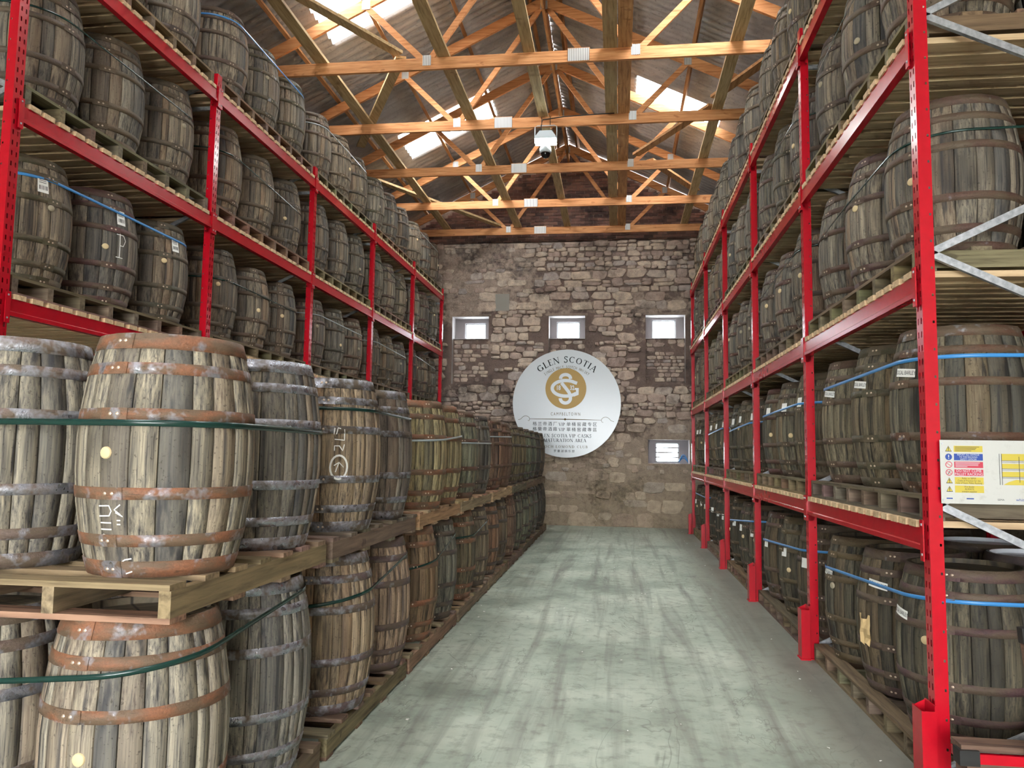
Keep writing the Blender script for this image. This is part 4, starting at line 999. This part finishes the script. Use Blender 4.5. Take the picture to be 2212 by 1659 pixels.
for k, (y0, y1, pm_, tm, txt, sz) in enumerate(rows):
    pn = npanel('text_panel', 148, 455, y0, y1, pm_)
    if txt:
        for j, s in enumerate(txt):
            me = text_mesh(s, sz*V*1.1, tm, .9); x, z = Q(300, y0+(y1-y0)*(j+.5)/len(txt)); put(me, x, z, nb_, 0, -.0016)
    else:
        bb = MB(); rr = random.Random(k)
        for j in range(4):
            (x, z), (x2, _z) = Q(160, y0+12+15*j), Q(160+(260 if j == 0 else rr.uniform(120, 250)), 0); bb.box(x, x2, -.0016, -.001, z-.0012, z+.0012)
        obj('small_print', bb.mesh('small_print', tm), nb_)
    cx, cy = Q(90, (y0+y1)/2); bb = MB()
    if k in (0, 4, 5):
        for sc_, mt, yy in ((1, 0, -.0012), (.8, 1, -.0018)):
            nn = len(bb.v); bb.v += [(cx+a*36*V*sc_, yy, cz) for a, cz in ((-1, cy-32*V*sc_), (1, cy-32*V*sc_), (0, cy+34*V*sc_))]; bb.face((nn, nn+1, nn+2), mt)
        bb.box(cx-.0016, cx+.0016, -.0026, -.0018, cy-.006, cy+.009, 0); bb.box(cx-.0016, cx+.0016, -.0026, -.0018, cy-.012, cy-.009, 0)
        obj('pictogram', bb.mesh('pictogram', 'ink_black', 'notice_yellow'), nb_)
    else:
        for sc_, mt, yy in ((1, 0, -.0012), (.78, 1, -.0018)):
            nn = len(bb.v); bb.v += [(cx+37*V*sc_*math.cos(q*PI/10), yy, cy+37*V*sc_*math.sin(q*PI/10)) for q in range(20)]; bb.face(range(nn, nn+20), mt)
        if k == 1: bb.box(cx-.002, cx+.002, -.0026, -.0018, cy-.003, cy+.011, 2); bb.box(cx-.002, cx+.002, -.0026, -.0018, cy-.011, cy-.007, 2)
        else:
            ribbon(bb, [(cx-.010, cy+.007), (cx+.010, cy-.007)], .003, -.0022)
            if k == 3: ribbon(bb, [(cx-.006, cy-.010), (cx, cy), (cx+.006, cy+.009)], .003, -.0021); bb.m[-2:] = [2, 2]
        obj('pictogram', bb.mesh('pictogram', 'notice_blue' if k == 1 else 'notice_red', 'notice_blue' if k == 1 else 'notice_white', 'sign_white' if k == 1 else 'ink_black'), nb_)
# rack loading diagram
bb = MB()
for x in (628, 652): (a, z0), (_c, z1) = Q(x, 500), Q(x, 150); bb.box(a-.001, a+.001, -.0016, 0, z0, z1)
for x in (1290, 1314): (a, z0), (_c, z1) = Q(x, 500), Q(x, 150); bb.box(a-.001, a+.001, -.0016, 0, z0, z1)
for y in (228, 243, 318, 332, 410, 424): (a, z), (c_, _z) = Q(652, y), Q(1290, y); bb.box(a, c_, -.0016, 0, z-.0008, z+.0008)
(a, z0), (_c, z1) = Q(835, 470), Q(835, 180); bb.box(a-.001, a+.001, -.0022, 0, z0, z1)
obj('diagram', bb.mesh('diagram', 'ink_black'), nb_)
for y0, y1 in ((150, 225), (262, 315), (352, 408)): npanel('load_band', 655, 1288, y0, y1, 'notice_yellow')
bb = MB(); bb.v += [(*Q(660, 500), 0)][0:0]
for x, y in ((662, 500), (1280, 500), (1180, 465), (800, 440), (720, 465)): a, z = Q(x, y); bb.v.append((a, -.0012, z))
bb.face(range(5)); obj('load_band', bb.mesh('load_band', 'notice_yellow'), nb_)
put(text_mesh('SEMA', 30*V, 'ink_black', 1.), *Q(630, 668), nb_, 0, -.001); put(text_mesh('whittan', 44*V, 'notice_blue', 1.1), *Q(860, 665), nb_, 0, -.001)
npanel('logo_bar', 55, 120, 655, 668, 'notice_blue'); npanel('logo_bar', 268, 345, 655, 668, 'notice_blue')
for x in (22, 1800):
    for y in (40, 680):
        bb = MB(); cx, cz = Q(x, y); bb.tube([(cx, .002, cz), (cx, -.006, cz)], .006, 8); obj('bolt', bb.mesh('bolt', 'galvanised'), nb_)

# ------------------------------------------------------------------ trolley at the bottom right
tr = tag(obj('platform_trolley', None, None, (1.63, 4.18, 0)), 'wooden platform trolley with red steel edge beside the rack end', 'trolley')
bb = MB(); bb.box(.0, 1.0, -.03, .09, .335, .365); obj('deck', bb.mesh('deck', 'trolley_wood'), tr)
bb = MB(); bb.box(.07, 1.0, -.045, -.02, .285, .33); bb.box(.0, .03, .0, .09, .285, .33); obj('edge_rail', bb.mesh('edge_rail', 'red_paint'), tr)
bb = MB(); bb.box(-.015, .075, -.05, .03, .275, .345); obj('corner_bumper', bb.mesh('corner_bumper', 'rubber_black'), tr)
bb = MB(); bb.box(.02, 1.0, -.04, .09, .16, .285); obj('deck', bb.mesh('deck', 'trolley_wood'), tr)
for x in (.15, .85):
    for y in (.03,):
        bb = MB(); bb.tube([(x-.02, y, .08), (x+.02, y, .08)], .08, 14); obj('wheel', bb.mesh('wheel', 'rubber_black'), tr)
pl = tag(obj('leaning_plank', None, None, (1.88, 3.96, .36)), 'dark brown timber upright with black capped top at the right edge', 'plank')
bb = MB(); bb.bar((.05, 0, .0), (.0, .02, .56), .085, .04, (0, 1, 0)); obj('shaft', bb.mesh('shaft', 'trolley_wood'), pl)
bb = MB(); bb.bar((.003, .019, .53), (-.002, .021, .60), .094, .05, (0, 1, 0)); obj('cap', bb.mesh('cap', 'rubber_black'), pl)

# ------------------------------------------------------------------ cable coil on the low window sill, floor litter
bb = MB()
for q in range(4):
    rr = random.Random(q); bb.tube([(.13*(s/12-.5)*1.6, -.05+.03*math.sin(s+q), .02+.16*math.sin(PI*s/12)*(.6+.12*q)+.01*q) for s in range(13)], .008, 6)
tag(obj('hose_coil', bb.mesh('hose_coil', 'strap_blue'), None, (1.57, YW+.14, 1.545)), 'loose coil of blue hose on the low window sill', 'hose')
rr = random.Random(9); bb = MB()
for k in range(170):
    x, y = rr.uniform(-1.5, 1.6), rr.uniform(3, 19); 
    if rr.random() < .5: x = rr.choice((-1.45, 1.5))+rr.gauss(0, .12)
    s = rr.uniform(.004, .013); a = rr.uniform(0, 6.28)
    if x < -1.55 or x > 1.5: continue
    n = len(bb.v); bb.v += [(x+s*math.cos(a+q)*rr.uniform(.6, 1.6), y+s*math.sin(a+q)*rr.uniform(.6, 1.6), .001+.004*(q % 3 == 0)) for q in (0, 1.6, 3.1, 4.7)]; bb.face(range(n, n+4))
o = obj('floor_litter', bb.mesh('floor_litter', 'label_white')); tag(o, 'small pale chips and paper flakes scattered on the concrete floor', 'litter'); o['kind'] = 'stuff'
